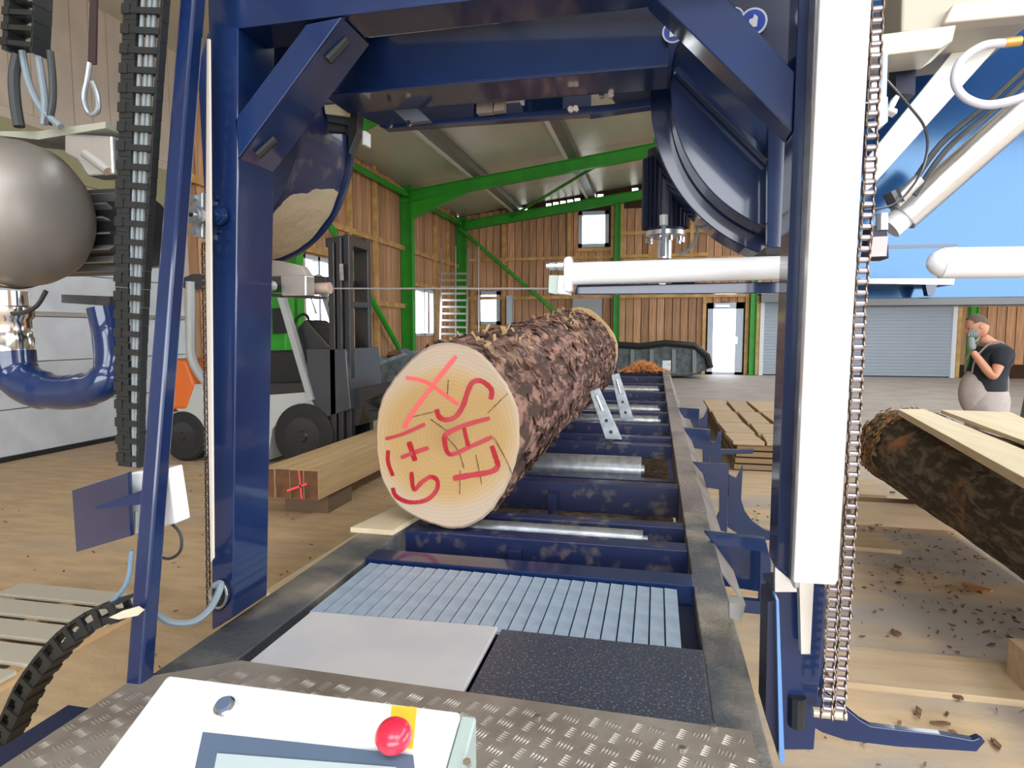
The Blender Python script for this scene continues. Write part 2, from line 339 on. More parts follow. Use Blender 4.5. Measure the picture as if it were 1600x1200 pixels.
# windows
def win_back(i, h, fr=.11, mull=False):
    x0, x1, z0, z1 = h; bm = NB()
    for a, b in (((x0, z0), (x0+fr, z1)), ((x1-fr, z0), (x1, z1)), ((x0, z0), (x1, z0+fr)), ((x0, z1-fr), (x1, z1))): box(bm, (a[0], YB-.06, a[1]), (b[0], YB+.1, b[1]))
    o = obj('window_%d' % i, bm, MGREY, kind='structure'); obj('pane', box(NB(), (x0+fr, YB+.03, z0+fr), (x1-fr, YB+.045, z1-fr)), MGLASS, o)
def win_left(i, h, fr=.09, ns=2):
    y0, y1, z0, z1 = h; bm = NB()
    for a, b in (((y0, z0), (y0+fr, z1)), ((y1-fr, z0), (y1, z1)), ((y0, z0), (y1, z0+fr)), ((y0, z1-fr), (y1, z1))): box(bm, (XL-.1, a[0], a[1]), (XL+.05, b[0], b[1]))
    for k in range(1, ns): ym = y0+(y1-y0)*k/ns; box(bm, (XL-.1, ym-fr/2, z0), (XL+.05, ym+fr/2, z1))
    o = obj('window_%d' % i, bm, mat('white_frame%d' % i, (.55, .60, .68), .4), kind='structure')
    for k in range(ns): obj('pane', box(NB(), (XL-.05, y0+(y1-y0)*k/ns+.05, z0+fr), (XL-.035, y0+(y1-y0)*(k+1)/ns-.05, z1-fr)), MGLASS, o)
win_back(1, BH['w1'], .14); win_back(2, BH['w2'], .14); win_left(3, LH[0], .09, 3); win_left(4, LH[1], .09, 2)
# glazed back door
x0, x1, z0, z1 = BH['door']; bm = NB()
for a, b in (((x0, z0), (x0+.2, z1)), ((x1-.26, z0), (x1, z1)), ((x0, z0), (x1, .1)), ((x0, z1-.22), (x1, z1))): box(bm, (a[0], YB-.06, a[1]), (b[0], YB+.1, b[1]))
do = obj('door_1', bm, MGREY, kind='structure'); obj('pane', box(NB(), (x0+.2, YB+.03, .1), (x1-.26, YB+.045, z1-.22)), MGLASS, do)
obj('handle', box(NB(), (x1-.27, YB-.14, 1.15), (x1-.2, YB-.06, 1.4)), MCHR, do, label='chrome door handle')
obj('closer', box(NB(), (x0+.25, YB-.13, z1-.16), (x0+.75, YB-.06, z1-.08)), MAL, do)
# roller door
x0, x1, z0, z1 = BH['roll']
rd = thing('door_2', None, None, ((x0+x1)/2, YB, 0), kind='structure')
bm = box(NB(), (0, -.015, 0), (x1-x0-.1, .015, .112)); bmesh.ops.translate(bm, verts=bm.verts, vec=(-(x1-x0-.1)/2, 0, 0)); bmesh.ops.recalc_face_normals(bm, faces=bm.faces)
sl = D.meshes.new('slat'); bm.to_mesh(sl); bm.free(); sl.materials.append(MROLL)
for k in range(25):
    o = link('slat', sl, rd, ((x0+x1)/2, YB-.02, .04+k*.114)); o.rotation_euler = (radians(-7), 0, 0)
obj('light_stop_sheet', box(NB(), (x0, YB+.04, 0), (x1, YB+.06, z1)), MBK, rd)  # added behind the slats to block outside light in the gaps
for x in (x0, x1): obj('guide_rail', box(NB(), (x-.07, YB-.12, 0), (x+.07, YB+.02, z1)), mat('white_rail', (.75, .77, .8), .4), rd)
obj('housing', box(NB(), (x0-.1, YB-.4, z1-.25), (x1+.1, YB+.04, z1+.2)), MBLK2, rd, label='black roller housing')
# sectional door in the left wall
sd = thing('door_3', None, None, (XL, 6.4, 0), kind='structure')
for k in range(6): obj('panel', box(NB(), (XL-.02, 3.4, .06+k*.58), (XL+.05, 9.4, .06+k*.58+.57)), MDOOR, sd, bevel=.01)
obj('light_stop_sheet', box(NB(), (XL-.10, 3.4, 0), (XL-.04, 9.4, 3.55)), MGREY, sd)  # added behind the panels to stop daylight showing between them
obj('bottom_seal', box(NB(), (XL-.02, 3.4, 0), (XL+.08, 9.4, .06)), MBLK, sd, label='black rubber bottom seal')
obj('hinge_strip', box(NB(), (XL+.05, 3.4, 1.80), (XL+.075, 9.4, 1.86)), MAL, sd)
# roof sheets and purlins
rf = thing('ceiling', None, None, (0, 7, 6.5), kind='structure')
me = None
for side in (0, 1):
    for k in range(12):
      y0 = -11.2+k*3.05
      for xa, xb in (((XL-.3, 5.1),) if k != 2 else ((XL-.3, -2.4), (4.6, 5.1))) if side == 0 else ((6.9, 16.3),):  # ridge and one bay left open to let in added light
        bm = prism(NB(), [V((xa, y0, roofz(xa))), V((xb, y0, roofz(xb))), V((xb, y0, roofz(xb)+.08)), V((xa, y0, roofz(xa)+.08))], (0, 3.04, 0))
        obj('roof_panel', bm, MROOF, rf)
for x in (-5.5, -2.6, .3, 3.2, 8.6, 11.5):
    z = roofz(x) if x < 6 else roofz(x+.26)-.01
    p = thing('purlin', 'galvanised roof purlin, white left flange, %s' % {-5.5: 'nearest the left wall', -2.6: 'second from the left wall', .3: 'third from the left wall, over the mill bed', 3.2: 'just left of the ridge', 8.6: 'first right of the ridge', 11.5: 'far right of the hall'}[x], 'purlin', (x, 7, z), 'roof purlins')
    obj('web', box(NB(), (x-.02, -10.8, z-.21), (x+.26, YB, z-.01)), mat('purlin_grey%d' % int(x*10), (.20, .20, .18), .4, metal=.4), p)
    obj('lower_flange', box(NB(), (x-.12, -10.8, z-.25), (x-.02, YB, z-.19)), mat('purlin_white%d' % int(x*10), (.72, .72, .70), .4), p, label='white lower flange')
# green steel frames
def ibeam_v(x, y, z1, name='green_steel_column', label='', grp='green steel columns', fx=.28, fy=.26):
    t = thing(name, label, 'column', (x, y, 0), grp)
    obj('web', box(NB(), (x-fx/2, y-.008, 0), (x+fx/2, y+.008, z1)), MGRN, t)
    for s in (-1, 1): obj('flange', box(NB(), (x+s*fx/2-.01, y-fy/2, 0), (x+s*fx/2+.01, y+fy/2, z1)), MGRN, t)
    obj('base_plate', box(NB(), (x-fx/2-.08, y-fy/2-.06, 0), (x+fx/2+.08, y+fy/2+.06, .025)), MGRN, t)
    return t
for Y, nm in ((12.5, 'behind the forklift mast'), (19.1, 'with deep haunch, left of the ladder'), (24.8, 'in the back left corner')):
    if Y != 7: ibeam_v(XL+.2, Y, roofz(XL)-.05, label='green steel column against the left wall '+nm, fx=.34)
    t = thing('green_rafter', 'sloping green roof rafter above the left column '+nm, 'rafter', (0, Y, 6), 'green roof rafters')
    for xa, xb in ((XL+.1, 6), (6, 15.9)):
        za, zb = roofz(xa)-.26, roofz(xb)-.26; h = .36
        def sl(y0, y1, d0, d1, nm2): obj(nm2, prism(NB(), [V((xa, y0, za-d1)), V((xb, y0, zb-d1)), V((xb, y0, zb-d0)), V((xa, y0, za-d0))], (0, y1-y0, 0)), MGRN, t)
        sl(Y-.006, Y+.006, 0, h, 'web'); sl(Y-.1, Y+.1, 0, .018, 'flange'); sl(Y-.1, Y+.1, h-.018, h, 'flange')
    if Y < 24:
        za = roofz(XL)-.26-.34
        obj('haunch', prism(NB(), [V((XL+.3, Y-.1, za)), V((XL+.3, Y-.1, za-.5)), V((XL+2.2, Y-.1, za+.25)), V((XL+2.2, Y-.1, za+.28))], (0, .2, 0)), MGRN, t)
    for x in (-5.4, -2.5): obj('purlin_cleat', box(NB(), (x, Y-.05, roofz(x)-.28), (x+.12, Y+.05, roofz(x)-.02)), MGRN, t)
ibeam_v(-1.5, 24.8, roofz(-1.5)-.5, label='green steel column on the back wall right of the small upper window', fx=.2)
ibeam_v(3.42, 24.8, roofz(3.42)-.5, label='green steel column between glazed door and roller shutter', fx=.2)
ibeam_v(10.5, 24.8, roofz(10.5)-.5, label='green steel column behind the person, right of the shutter', fx=.2)
def rod(nm, lab, a, b, r, cat='brace', grp='green diagonal braces', m=MGRN): return obj(nm, cyl(NB(), a, b, r, 10), m, label=lab, cat=cat, group=grp)
rod('green_brace', 'green diagonal brace tube crossing the back wall down from the corner', (-7.6, 24.6, 5.6), (-3.4, 24.6, 2.0), .07)
rod('green_brace', 'green diagonal brace tube on the left wall beside the forklift mast', (XL+.3, 13.3, 4.6), (XL+.3, 18.7, .6), .08)
rod('green_brace', 'thin green wind brace under the roof sheets at the back', (-5.6, 24.76, roofz(-5.6)-.4), (-1.5, 19.14, roofz(-1.5)-.45), .05)
rod('green_brace', 'green eaves tube running along the top of the left wall', (XL+.2, 9.6, roofz(XL)-.35), (XL+.2, 24.6, roofz(XL)-.35), .09)
# aluminium ladder
t = thing('ladder', 'tall aluminium extension ladder standing against the back left corner', 'ladder', (-6.9, 21.2, 0))
for x in (690, 731): obj('stile', bar(NB(), pY(x, 388, 22.2), V((pY(x+3, 530, 21.6).x, 21.2, 0)), .05, .09), MAL, t)
for k in range(15):
    f = k/14; y = 395+f*0
a0, a1 = pY(690, 388, 22.2), V((pY(693, 530, 21.6).x, 21.2, 0)); b0, b1 = pY(731, 388, 22.2), V((pY(734, 530, 21.6).x, 21.2, 0))
for k in range(16):
    f = .2+.78*k/15; obj('rung', bar(NB(), a0.lerp(a1, f), b0.lerp(b1, f), .07, .04), MAL, t)
for x, yb, l in ((713, 525, 'thin aluminium pole standing inside the ladder'), (749, 528, 'thin aluminium pole right of the ladder')):
    p = pY(x-1, 385, 23.9); obj('pole', cyl(NB(), p, V((p.x+.15, 23.3, 0)), .03, 8), MAL, label=l, cat='pole', group='aluminium poles')
t = obj('cabinet', box(NB(), (-3.15, 24.5, 0), (-2.05, 24.9, 2.85)), mat('grey_cabinet', (.34, .36, .38), .5), label='plain grey cabinet on the back wall partly hidden by the log end', cat='cabinet', bevel=.01)
obj('grey_post', box(NB(), (-5.75, 24.55, 0), (-5.55, 24.8, 3.0)), MGREY, label='grey upright strip right of the small lower window', cat='post')
# dark tub machine at the back
tb = thing('rubbish_skip', 'dark grey rounded trough with black rubber rim by the back wall', 'trough', (-.4, 23, 0))
o_ = [(930, 545), (960, 538), (1000, 541), (1040, 536), (1085, 540), (1105, 556), (1110, 575), (1080, 588), (930, 590)]
obj('shell', pp(NB(), o_, 22.6, 1.2), MTUB, tb, bevel=.06)
obj('rim', tube(NB(), [pY(x, y, 22.5) for x, y in o_[:7]], .11, 8), MBLK, tb, smooth=True)
for x in (985, 1015, 1050, 1082): obj('rib', pp(NB(), [(x, 546), (x+6, 546), (x+6, 583), (x, 583)], 22.5, .12), mat('rib_grey%d' % x, (.2, .23, .24), .5), tb)
# ============================================================ MILL BED
bed = thing('sawmill_bed', 'long navy sawmill bed with dusty rails, cross beams and rollers under the big log', 'machine bed', (-.45, 6, 0))
obj('rail', box(NB(), (-1.14, .3, .60), (-.987, 14, .80)), MRAIL, bed, label='left rail, dusty grey top', bevel=.004)
obj('rail', box(NB(), (.128, .3, .60), (.226, 2.9, .80)), MRAIL, bed, bevel=.004)
obj('rail', box(NB(), (.128, 2.9, .60), (.235, 14, .80)), MRAILF, bed, label='right rail covered in bark dust', bevel=.004)
obj('rail_skirt', prism(NB(), [V((.226, 2.2, .80)), V((.30, 2.2, .70)), V((.30, 2.2, .69)), V((.226, 2.2, .79))], (0, 11.5, 0)), MRAILF, bed)
obj('side_channel', box(NB(), (-1.20, .3, .45), (-1.14, 14, .62)), MBD, bed, bevel=.004)
for y, h, d, zt, mm in ((2.03, .10, .10, .805, MB), (2.40, .13, .09, .79, MBD), (2.68, .07, .08, .79, MBD), (3.38, .16, .10, .79, MBD), (3.9, .10, .08, .70, MBD), (4.75, .10, .1, .77, MBD), (5.05, .1, .08, .78, MBD), (5.75, .14, .1, .78, MBD), (6.6, .12, .1, .78, MBD), (7.6, .12, .1, .78, MBD), (8.8, .14, .14, .78, MBD), (10.2, .14, .14, .78, MBD), (11.8, .14, .14, .78, MBD), (13.4, .16, .2, .80, MBD)):
    obj('cross_beam', box(NB(), (-.99, y, zt-h), (.13, y+d, zt)), mm, bed, bevel=.004)
for i, (y, r, x0, x1, z) in enumerate(((2.58, .035, -.9, -.02, .765), (4.1, .085, -.85, -.06, .72), (6.2, .05, -.9, .05, .75), (7.1, .05, -.9, .05, .75), (9.5, .06, -.9, .05, .75))):
    ro = obj('roller', lathe(NB(), [(0, r*.4), (.02, r*.4), (.02, r), (x1-x0-.02, r), (x1-x0-.02, r*.4), (x1-x0, r*.4)], (x0, y, z), (1, 0, 0), 20), MGAL, bed, label='bright steel roller', smooth=True)
obj('roller_trough', box(NB(), (-.95, 3.92, .62), (-.02, 4.02, .68)), MGAL, bed)
obj('motor_bracket', box(NB(), (-.10, 3.55, .60), (-.05, 3.62, .74)), MWH, bed, label='white bracket end under roller')
obj('motor', cyl(NB(), V((-.42, 3.58, .66)), V((-.1, 3.58, .66)), .045, 14), MBLK2, bed, smooth=True)
obj('arm', bar(NB(), V((-.62, 3.55, .65)), V((-.4, 3.58, .66)), .05, .03), MGAL, bed)
for x in (-.55,): obj('bracket', box(NB(), (x, 2.36, .60), (x+.05, 2.395, .75)), MBD, bed); obj('bracket', box(NB(), (x, 3.3, .50), (x+.05, 3.37, .74)), MBD, bed)
obj('end_post', box(NB(), (.13, 13.6, .8), (.30, 13.7, 1.0)), MGAL, bed)
for y in (.9, 3.5, 6.5, 9.5, 12.5):
    for x in (-1.06, .17): obj('leg', box(NB(), (x-.05, y-.05, 0), (x+.05, y+.05, .6)), MB, bed)
# catch sheet below the cross beams
obj('chip_tray', box(NB(), (-.98, 2.2, .44), (.12, 14, .46)), mat('tray_brown', (.10, .07, .05), .9, c2=(.24, .17, .11), scale=20), bed)
# outriggers on the right
def outr(Y, polys, t=.012):
    for nm, P, off in polys: obj(nm, pp(NB(), P, Y+off, t), MB, bed, bevel=.002)
outr(2.36, [('outrigger', [(1100, 832), (1196, 842), (1205, 880), (1202, 962), (1140, 955), (1140, 935), (1186, 940), (1188, 862), (1118, 852)], 0), ('outrigger_web', [(1110, 845), (1190, 855), (1188, 925), (1125, 915)], .12)], .03)
outr(3.75, [('outrigger', [(1082, 722), (1139, 726), (1136, 832), (1112, 826), (1124, 800), (1124, 765), (1104, 762), (1098, 740)], 0), ('loader_arm', [(1139, 741), (1151, 747), (1161, 725), (1158, 781), (1164, 799), (1176, 815), (1192, 826), (1215, 834), (1215, 846), (1180, 842), (1154, 835), (1137, 824)], .05)], .025)
outr(5.45, [('outrigger', [(1068, 668), (1110, 671), (1109, 726), (1098, 724), (1098, 702), (1082, 700)], 0), ('loader_arm', [(1110, 690), (1118, 690), (1122, 676), (1128, 672), (1126, 702), (1178, 702), (1176, 709), (1128, 710), (1128, 726), (1110, 724)], .05)], .03)
outr(6.85, [('outrigger', [(1060, 637), (1093, 639), (1091, 669), (1084, 668), (1078, 655), (1066, 652)], 0), ('loader_arm', [(1093, 656), (1099, 652), (1106, 638), (1105, 668), (1093, 668)], .05)], .03)
# side supports
for P, Y, l in (([(921, 612), (936, 606), (972, 687), (946, 686)], 4.62, 'nearer galvanised side support plate with slot leaning on the log'), ([(955, 586), (967, 583), (990, 655), (970, 655)], 5.85, 'farther galvanised side support plate with slot leaning on the log')):
    t = obj('side_support', pp(NB(), P, Y, .03), MGAL, label=l, cat='support plate', group='galvanised log side supports', bevel=.003)
    (ax, ay), (bx, by) = ((P[0][0]+P[1][0])/2, (P[0][1]+P[1][1])/2), ((P[2][0]+P[3][0])/2, (P[2][1]+P[3][1])/2)
    f = lambda s: (ax+(bx-ax)*s, ay+(by-ay)*s)
    s = (P[3][1]-P[0][1])/75
    obj('slot', tube(NB(), [pY(*f(.12), Y-.002), pY(*f(.42), Y-.002)], .011, 8), MCHR, t)
    for q in (.62, .85): obj('bolt_hole', bolt(NB(), pY(*f(q), Y), (0, -1, 0), .014, .004), MBLK2, t)
# grating, lids
gr = thing('slatted_cover', 'blue-grey slatted metal cover between the rails in front of the log', 'grating', (-.43, 1.8, .79))
n = 25; gx0, gx1 = -.962, .078
bm = box(NB(), (-.5*(gx1-gx0)/n+.0022, -.2, -.004), (.5*(gx1-gx0)/n-.0022, .2, .004)); bmesh.ops.recalc_face_normals(bm, faces=bm.faces)
me = D.meshes.new('slat'); bm.to_mesh(me); bm.free(); me.materials.append(MGRAT)
for k in range(n):
    o = link('slat', me, gr, (gx0+(k+.5)*(gx1-gx0)/n, 1.81, .792)); o.rotation_euler = (0, radians(3), 0)
obj('backing', box(NB(), (gx0, 1.6, .765), (gx1, 2.02, .785)), MBK, gr)
pw = lambda x, y, z=.8: pZ(x, y, z)
obj('lid', prism(NB(), [V((-.948, 1.29, .79)), V((-.405, 1.27, .79)), V((-.405, 1.625, .79)), V((-.948, 1.60, .79))], (0, 0, .014)), MLIDG, label='light grey flat metal lid left of the dark plate', cat='lid', bevel=.003)
obj('cover_plate', prism(NB(), [V((-.395, 1.0, .786)), V((.128, 1.0, .786)), V((.128, 1.625, .786)), V((-.395, 1.625, .786))], (0, 0, .012)), MDARKPL, label='dark blue-black cover plate sprinkled with sawdust beside the right rail', cat='cover plate', bevel=.002)
obj('sump_box', box(NB(), (-.985, 1.02, .5), (.127, 2.02, .74)), MBK, bed)
# tread plate
tp = thing('tread_plate', 'brown-grey diamond tread plate platform behind the control console', 'tread plate', (-.46, .9, .8))
P = [V((-1.135, .2, .815)), V((.185, .2, .815)), V((.195, 1.265, .815)), V((-.95, 1.285, .815)), V((-1.135, 1.16, .815))]
obj('plate', prism(NB(), P, (0, 0, .006)), MDIAM, tp)
bm = NB()
def lozenge(bm, x, y, a, l=.028, wd=.006):
    c, s = cos(a), sin(a); z = .821; q = [(-l/2, 0), (0, -wd/2), (l/2, 0), (0, wd/2)]
    v = [bm.verts.new((x+c*i-s*j, y+s*i+c*j, z)) for i, j in q]; tpv = bm.verts.new((x, y, z+.0024))
    for i in range(4): bm.faces.new((v[i], v[(i+1) % 4], tpv))
for iy in range(25):
    for ix in range(32):
        cx = -1.12+ix*.042; cy = .22+iy*.042
        a = radians(70) if (ix+iy) % 2 else radians(-20)
        for k in range(5):
            o2 = (k-2)*.0068; x = cx-sin(a)*o2; y = cy+cos(a)*o2
            if x > .18 or x < -1.12 or y > 1.26 or (x < -.97 and y > 1.13): continue
            lozenge(bm, x, y, a)
obj('tread_pattern', bm, mat('tread_bright', (.46, .42, .38), .35, metal=.8), tp, kind='stuff', recalc=False)
for x, y in ((840, 1122), (1115, 1138), (1066, 1172)):
    obj('screw', bolt(NB(), pZ(x, y, .821), (0, 0, 1), .007, .006), MCHR, tp)
obj('edge_channel', box(NB(), (-1.25, .2, .70), (-1.17, 1.1, .78)), MBK, bed)
# ============================================================ THE LOG
def log_mesh(A, B, rx, rz, rx2, rz2, tilt, name, m, seed, nu=210, nv=190, amp=.02, ridges=True):
    bm = NB(); A, B = V(A), V(B); rings = []
    for i in range(nu+1):
        t = i/nu; c = A.lerp(B, t); a_, b_ = rx+(rx2-rx)*t**1.3, rz+(rz2-rz)*t**1.3; ring = []
        for k in range(nv):
            th = 2*pi*k/nv; d = V((cos(th), 0, sin(th))); L_ = (B-A).length*t
            p = V((cos(th)*2.2, L_*.9, sin(th)*2.2))
            big = noise.noise(p*.7+V((seed, 0, 0)))*.05
            rid = noise.ridged_multi_fractal(V((cos(th)*3.6, L_*1.5, sin(th)*3.6+seed)), 1.0, 2.1, 3, 1.0, 2.0)-1.3
            fl = noise.noise(V((cos(th)*9, L_*2.6, sin(th)*9+seed)))
            fc = noise.noise(V((cos(th)*30, L_*9, sin(th)*30+seed)))
            r_ = 1+big+(amp/.3)*(rid*.30+fl*.35+fc*.14)*min(1, .25+t*25)
            y_ = 0
            q = c+V((d.x*a_*r_, 0, d.z*b_*r_)); q.y += tilt[0]*(q.x-c.x)*(1-t)**6+tilt[1]*(q.z-c.z)*(1-t)**6
            ring.append(bm.verts.new(q))
        rings.append(ring)
    for i in range(nu):
        for k in range(nv): bm.faces.new((rings[i][k], rings[i][(k+1) % nv], rings[i+1][(k+1) % nv], rings[i+1][k]))
    bm.faces.new(rings[-1])
    return bm, [v.co.copy() for v in rings[0]]
LA, LB = V((-.818, 2.45, 1.175)), V((-.80, 6.3, 1.36))
lg = thing('spruce_log', 'big bark-covered log on the mill bed, cut end sprayed with red letters', 'log', (-.8, 4.4, .8))
TX, TZ = .25, .05
bm, rim = log_mesh(LA, LB, .280, .372, .42, .45, (TX, TZ), 'bark', MBARK, 3.7, amp=.030)
obj('bark', bm, MBARK, lg, smooth=True, recalc=True)
def face_y(x, z): return LA.y+TX*(x-LA.x)+TZ*(z-LA.z)
bm = NB(); cv = bm.verts.new(LA+V((0, -.012, 0))); prev = None; rr = []
for f in (.3, .6, .85, .97, 1.0):
    ring = []
    for p in rim:
        d = p-LA; q = LA+d*f; q.y = face_y(q.x, q.z)-(.012 if f < .99 else 0)+noise.noise(q*9)*.002; ring.append(bm.verts.new(q))
    rr.append(ring)
n = len(rim)
for k in range(n): bm.faces.new((cv, rr[0][k], rr[0][(k+1) % n]))
for a, b in zip(rr, rr[1:]):
    for k in range(n): bm.faces.new((a[k], b[k], b[(k+1) % n], a[(k+1) % n]))
cf = obj('cut_face', bm, MCUT, lg, label='pale tan sawn end with growth rings', org=LA)
def onface(x, y, off=.016):
    d = ray(x, y); nrm = V((-TX, 1, -TZ)); p0 = LA-V((0, off, 0)); return CAM+d*((p0-CAM).dot(nrm)/d.dot(nrm))
C2 = lambda a: [onface(580+x/3.243, 470+y/3.243) for x, y in a]
def paint(pts, wpx, m, nm='paint_mark', lab=None, jit=.12):
    P = spline(C2(pts), 6) if len(pts) > 2 else [C2(pts)[0].lerp(C2(pts)[1], k/8) for k in range(9)]
    bm = NB(); wd = wpx/3.243*2.5/1000; L_, N_ = [], []
    for i, p in enumerate(P):
        d = (P[min(i+1, len(P)-1)]-P[max(i-1, 0)]).normalized(); s = d.cross(V((0, 1, 0))).normalized()
        w2 = wd/2*(1+random.uniform(-jit, jit))*(.75 if i in (0, len(P)-1) else 1); L_.append(bm.verts.new(p+s*w2)); N_.append(bm.verts.new(p-s*w2))
    for i in range(len(P)-1): bm.faces.new((L_[i], L_[i+1], N_[i+1], N_[i]))
    r = bmesh.ops.extrude_face_region(bm, geom=bm.faces[:]); bmesh.ops.translate(bm, verts=[v for v in r['geom'] if isinstance(v, bmesh.types.BMVert)], vec=(0, .003, 0))
    obj(nm, bm, m, cf, label=lab)
paint([(430, 280), (310, 430), (200, 580), (165, 645)], 24, MPINK, lab='pink sprayed cross stroke')
paint([(175, 390), (250, 402), (310, 430), (370, 475), (440, 525)], 20, MPINK)
paint([(605, 500), (608, 450), (560, 408), (515, 412), (490, 455), (465, 530), (430, 585), (385, 603), (345, 590), (330, 550)], 26, MRED, 'letter_s', 'sprayed red letter S')
paint([(600, 595), (470, 632), (385, 672), (370, 705), (398, 778), (500, 740), (612, 690)], 24, MRED, 'letter_a', 'sprayed red letter A')
paint([(468, 640), (492, 742)], 22, MRED, 'letter_a')
paint([(610, 735), (632, 800), (640, 840), (600, 868), (500, 885), (415, 900)], 28, MRED, 'letter_l', 'sprayed red letter L')
paint([(72, 700), (160, 675), (272, 625)], 18, MRED, 'digit_one')
paint([(150, 795), (220, 768), (290, 745)], 22, MRED, 'plus_sign'); paint([(190, 715), (222, 812)], 28, MRED, 'plus_sign')
paint([(203, 868), (215, 955), (255, 920), (300, 893), (333, 910), (332, 955), (295, 1000), (240, 1020), (180, 1018), (125, 990), (108, 948)], 22, MRED, 'digit_five', 'sprayed red figure 5')
paint([(85, 758), (85, 820), (110, 888)], 20, MRED)
# drying cracks
for pts in ([(300, 600), (385, 660)], [(380, 690), (440, 760), (470, 850)], [(390, 400), (385, 490)], [(450, 860), (448, 980)], [(620, 690), (690, 820), (720, 900)], [(590, 570), (690, 470)], [(330, 560), (200, 590)], [(530, 780), (560, 930)]):
    paint(pts, 4, mat('crack_brown', (.16, .08, .03), .9) if 'crack_brown' not in D.materials else D.materials['crack_brown'], 'drying_crack', jit=.5)
# far sawn face rim and loose flakes / splinters on the log
def flake(bm, p, nrm, L_, W_, T_=.006, ang=None):
    u, w_ = frame(nrm); a = random.uniform(0, 2*pi) if ang is None else ang; d = u*cos(a)+w_*sin(a); s = V(nrm).cross(d)
    pts = [p-d*L_/2, p-d*L_*.1+s*W_/2, p+d*L_/2, p-d*L_*.05-s*W_/2]; prism(bm, [q+V(nrm)*random.uniform(-.2, 1)*.01 for q in pts], V(nrm)*T_)
bmf = NB(); bms = NB()
for k in range(420):
    t = random.uniform(.02, .98); th = random.uniform(-1.2, 2.6); c = LA.lerp(LB, t); a_, b_ = .28+.14*t**1.3, .372+.08*t**1.3
    nrm = V((cos(th), random.uniform(-.35, .35), sin(th))).normalized(); p = c+V((cos(th)*a_*1.01, 0, sin(th)*b_*1.01))
    flake(bmf, p, nrm, random.uniform(.04, .13), random.uniform(.02, .05), .006, pi/2*random.choice((1, 3))+random.gauss(0, .4))
obj('bark_flakes', bmf, MBARK, lg, kind='stuff')
for k in range(85):
    t = random.choice((random.uniform(.03, .25), random.uniform(.5, .8), random.uniform(.85, 1))); th = random.uniform(.9, 2.1); c = LA.lerp(LB, t); a_, b_ = .28+.14*t**1.3, .372+.08*t**1.3
    p = c+V((cos(th)*a_, 0, sin(th)*b_)); d = V((random.uniform(-.6, .6), random.uniform(-1, .2), random.uniform(.2, 1))).normalized()
    bar(bms, p-d*.02, p+d*random.uniform(.015, .06), random.uniform(.006, .014), .004)
obj('splinters', bms, MSPL, lg, kind='stuff')
# bark-free heartwood patch at far upper edge
bm = NB(); n_ = 26
ring0 = [LB+V((cos(th)*.43*(1+.04*sin(th*3)), .0, sin(th)*.47*(1+.05*cos(th*5)))) for th in [2*pi*k/n_ for k in range(n_)]]
prism(bm, ring0, (0, .09, 0)); obj('far_end', bm, MSPL, lg, label='pale bared wood rim at far end')
# ============================================================ GANTRY (saw frame)
ga = thing('saw_gantry', 'tall navy blue saw gantry frame straddling the mill bed', 'machine frame', (-.4, 1.5, .8))
def G(nm, px, Y, t, m=MB, lab=None, bevel=.003, par=None): return obj(nm, pp(NB(), px, Y, t), m, par or ga, label=lab, bevel=bevel)
G('column', [(331, 985), (364, 965), (372, 250), (372, -60), (323, -60), (326, 60), (330, 400)], 1.45, .155, lab='left column')
G('column', [(1250, -60), (1292, -60), (1272, 420), (1252, 930), (1213, 892), (1222, 640), (1236, 300)], 1.5, .10, lab='right column')
G('column_face', [(1276, -60), (1292, -60), (1262, 640), (1250, 920), (1240, 920)], 1.44, .06, MGAL)
G('crossbeam', [(345, 48), (535, 24), (1010, -32), (1300, -70), (1300, -160), (345, -90)], 1.45, .12, lab='front upper crossbeam')
G('crossbeam', [(505, 150), (1045, 104), (1045, 6), (560, 60)], 1.8, .12, lab='rear lower crossbeam')
G('beam_lip', [(505, 150), (1045, 104), (1045, 99), (505, 144)], 1.77, .16)
G('crossbeam', [(345, -2), (545, -10), (1250, -70), (1250, -120), (345, -80)], 1.7, .1)
dg = G('diagonal_brace', [(372, 248), (366, 188), (478, 38), (535, 26)], 1.45, .15, lab='left diagonal brace')
def slot_px(pts, Y): return obj('slot_opening', tube(NB(), [pY(x, y, Y) for x, y in pts], .018, 8), MBLK, dg)
pnl = prism(NB(), [pY(372, 250, 1.45), pY(536, 27, 1.45), pY(592, 40, 1.8), pY(560, 70, 1.8), pY(415, 262, 1.62)], (0, .02, .01))
obj('gusset_plate', pnl, MB, ga, bevel=.002)
obj('slot_opening', tube(NB(), [pY(402, 243, 1.496), pY(430, 217, 1.514)], .011, 8), MBLK, dg)
obj('slot_opening', tube(NB(), [pY(512, 94, 1.498), pY(542, 62, 1.514)], .013, 8), MBLK, dg)
G('web_plate', [(366, 190), (366, 45), (480, 33)], 1.66, .015, MB)
G('inner_plate', [(330, 60), (420, 40), (400, 200), (372, 240)], 1.72, .01, MBK)
G('diagonal_brace', [(1012, -15), (1118, -25), (1242, 113), (1238, 205), (1200, 168)], 1.5, .09, lab='right diagonal brace')
G('stiffener', [(1052, 108), (1060, 102), (1205, 240), (1205, 258)], 1.83, .04)
G('web_plate', [(1085, -60), (1300, -60), (1300, 120), (1240, 130), (1090, 20)], 1.72, .015, MBK)
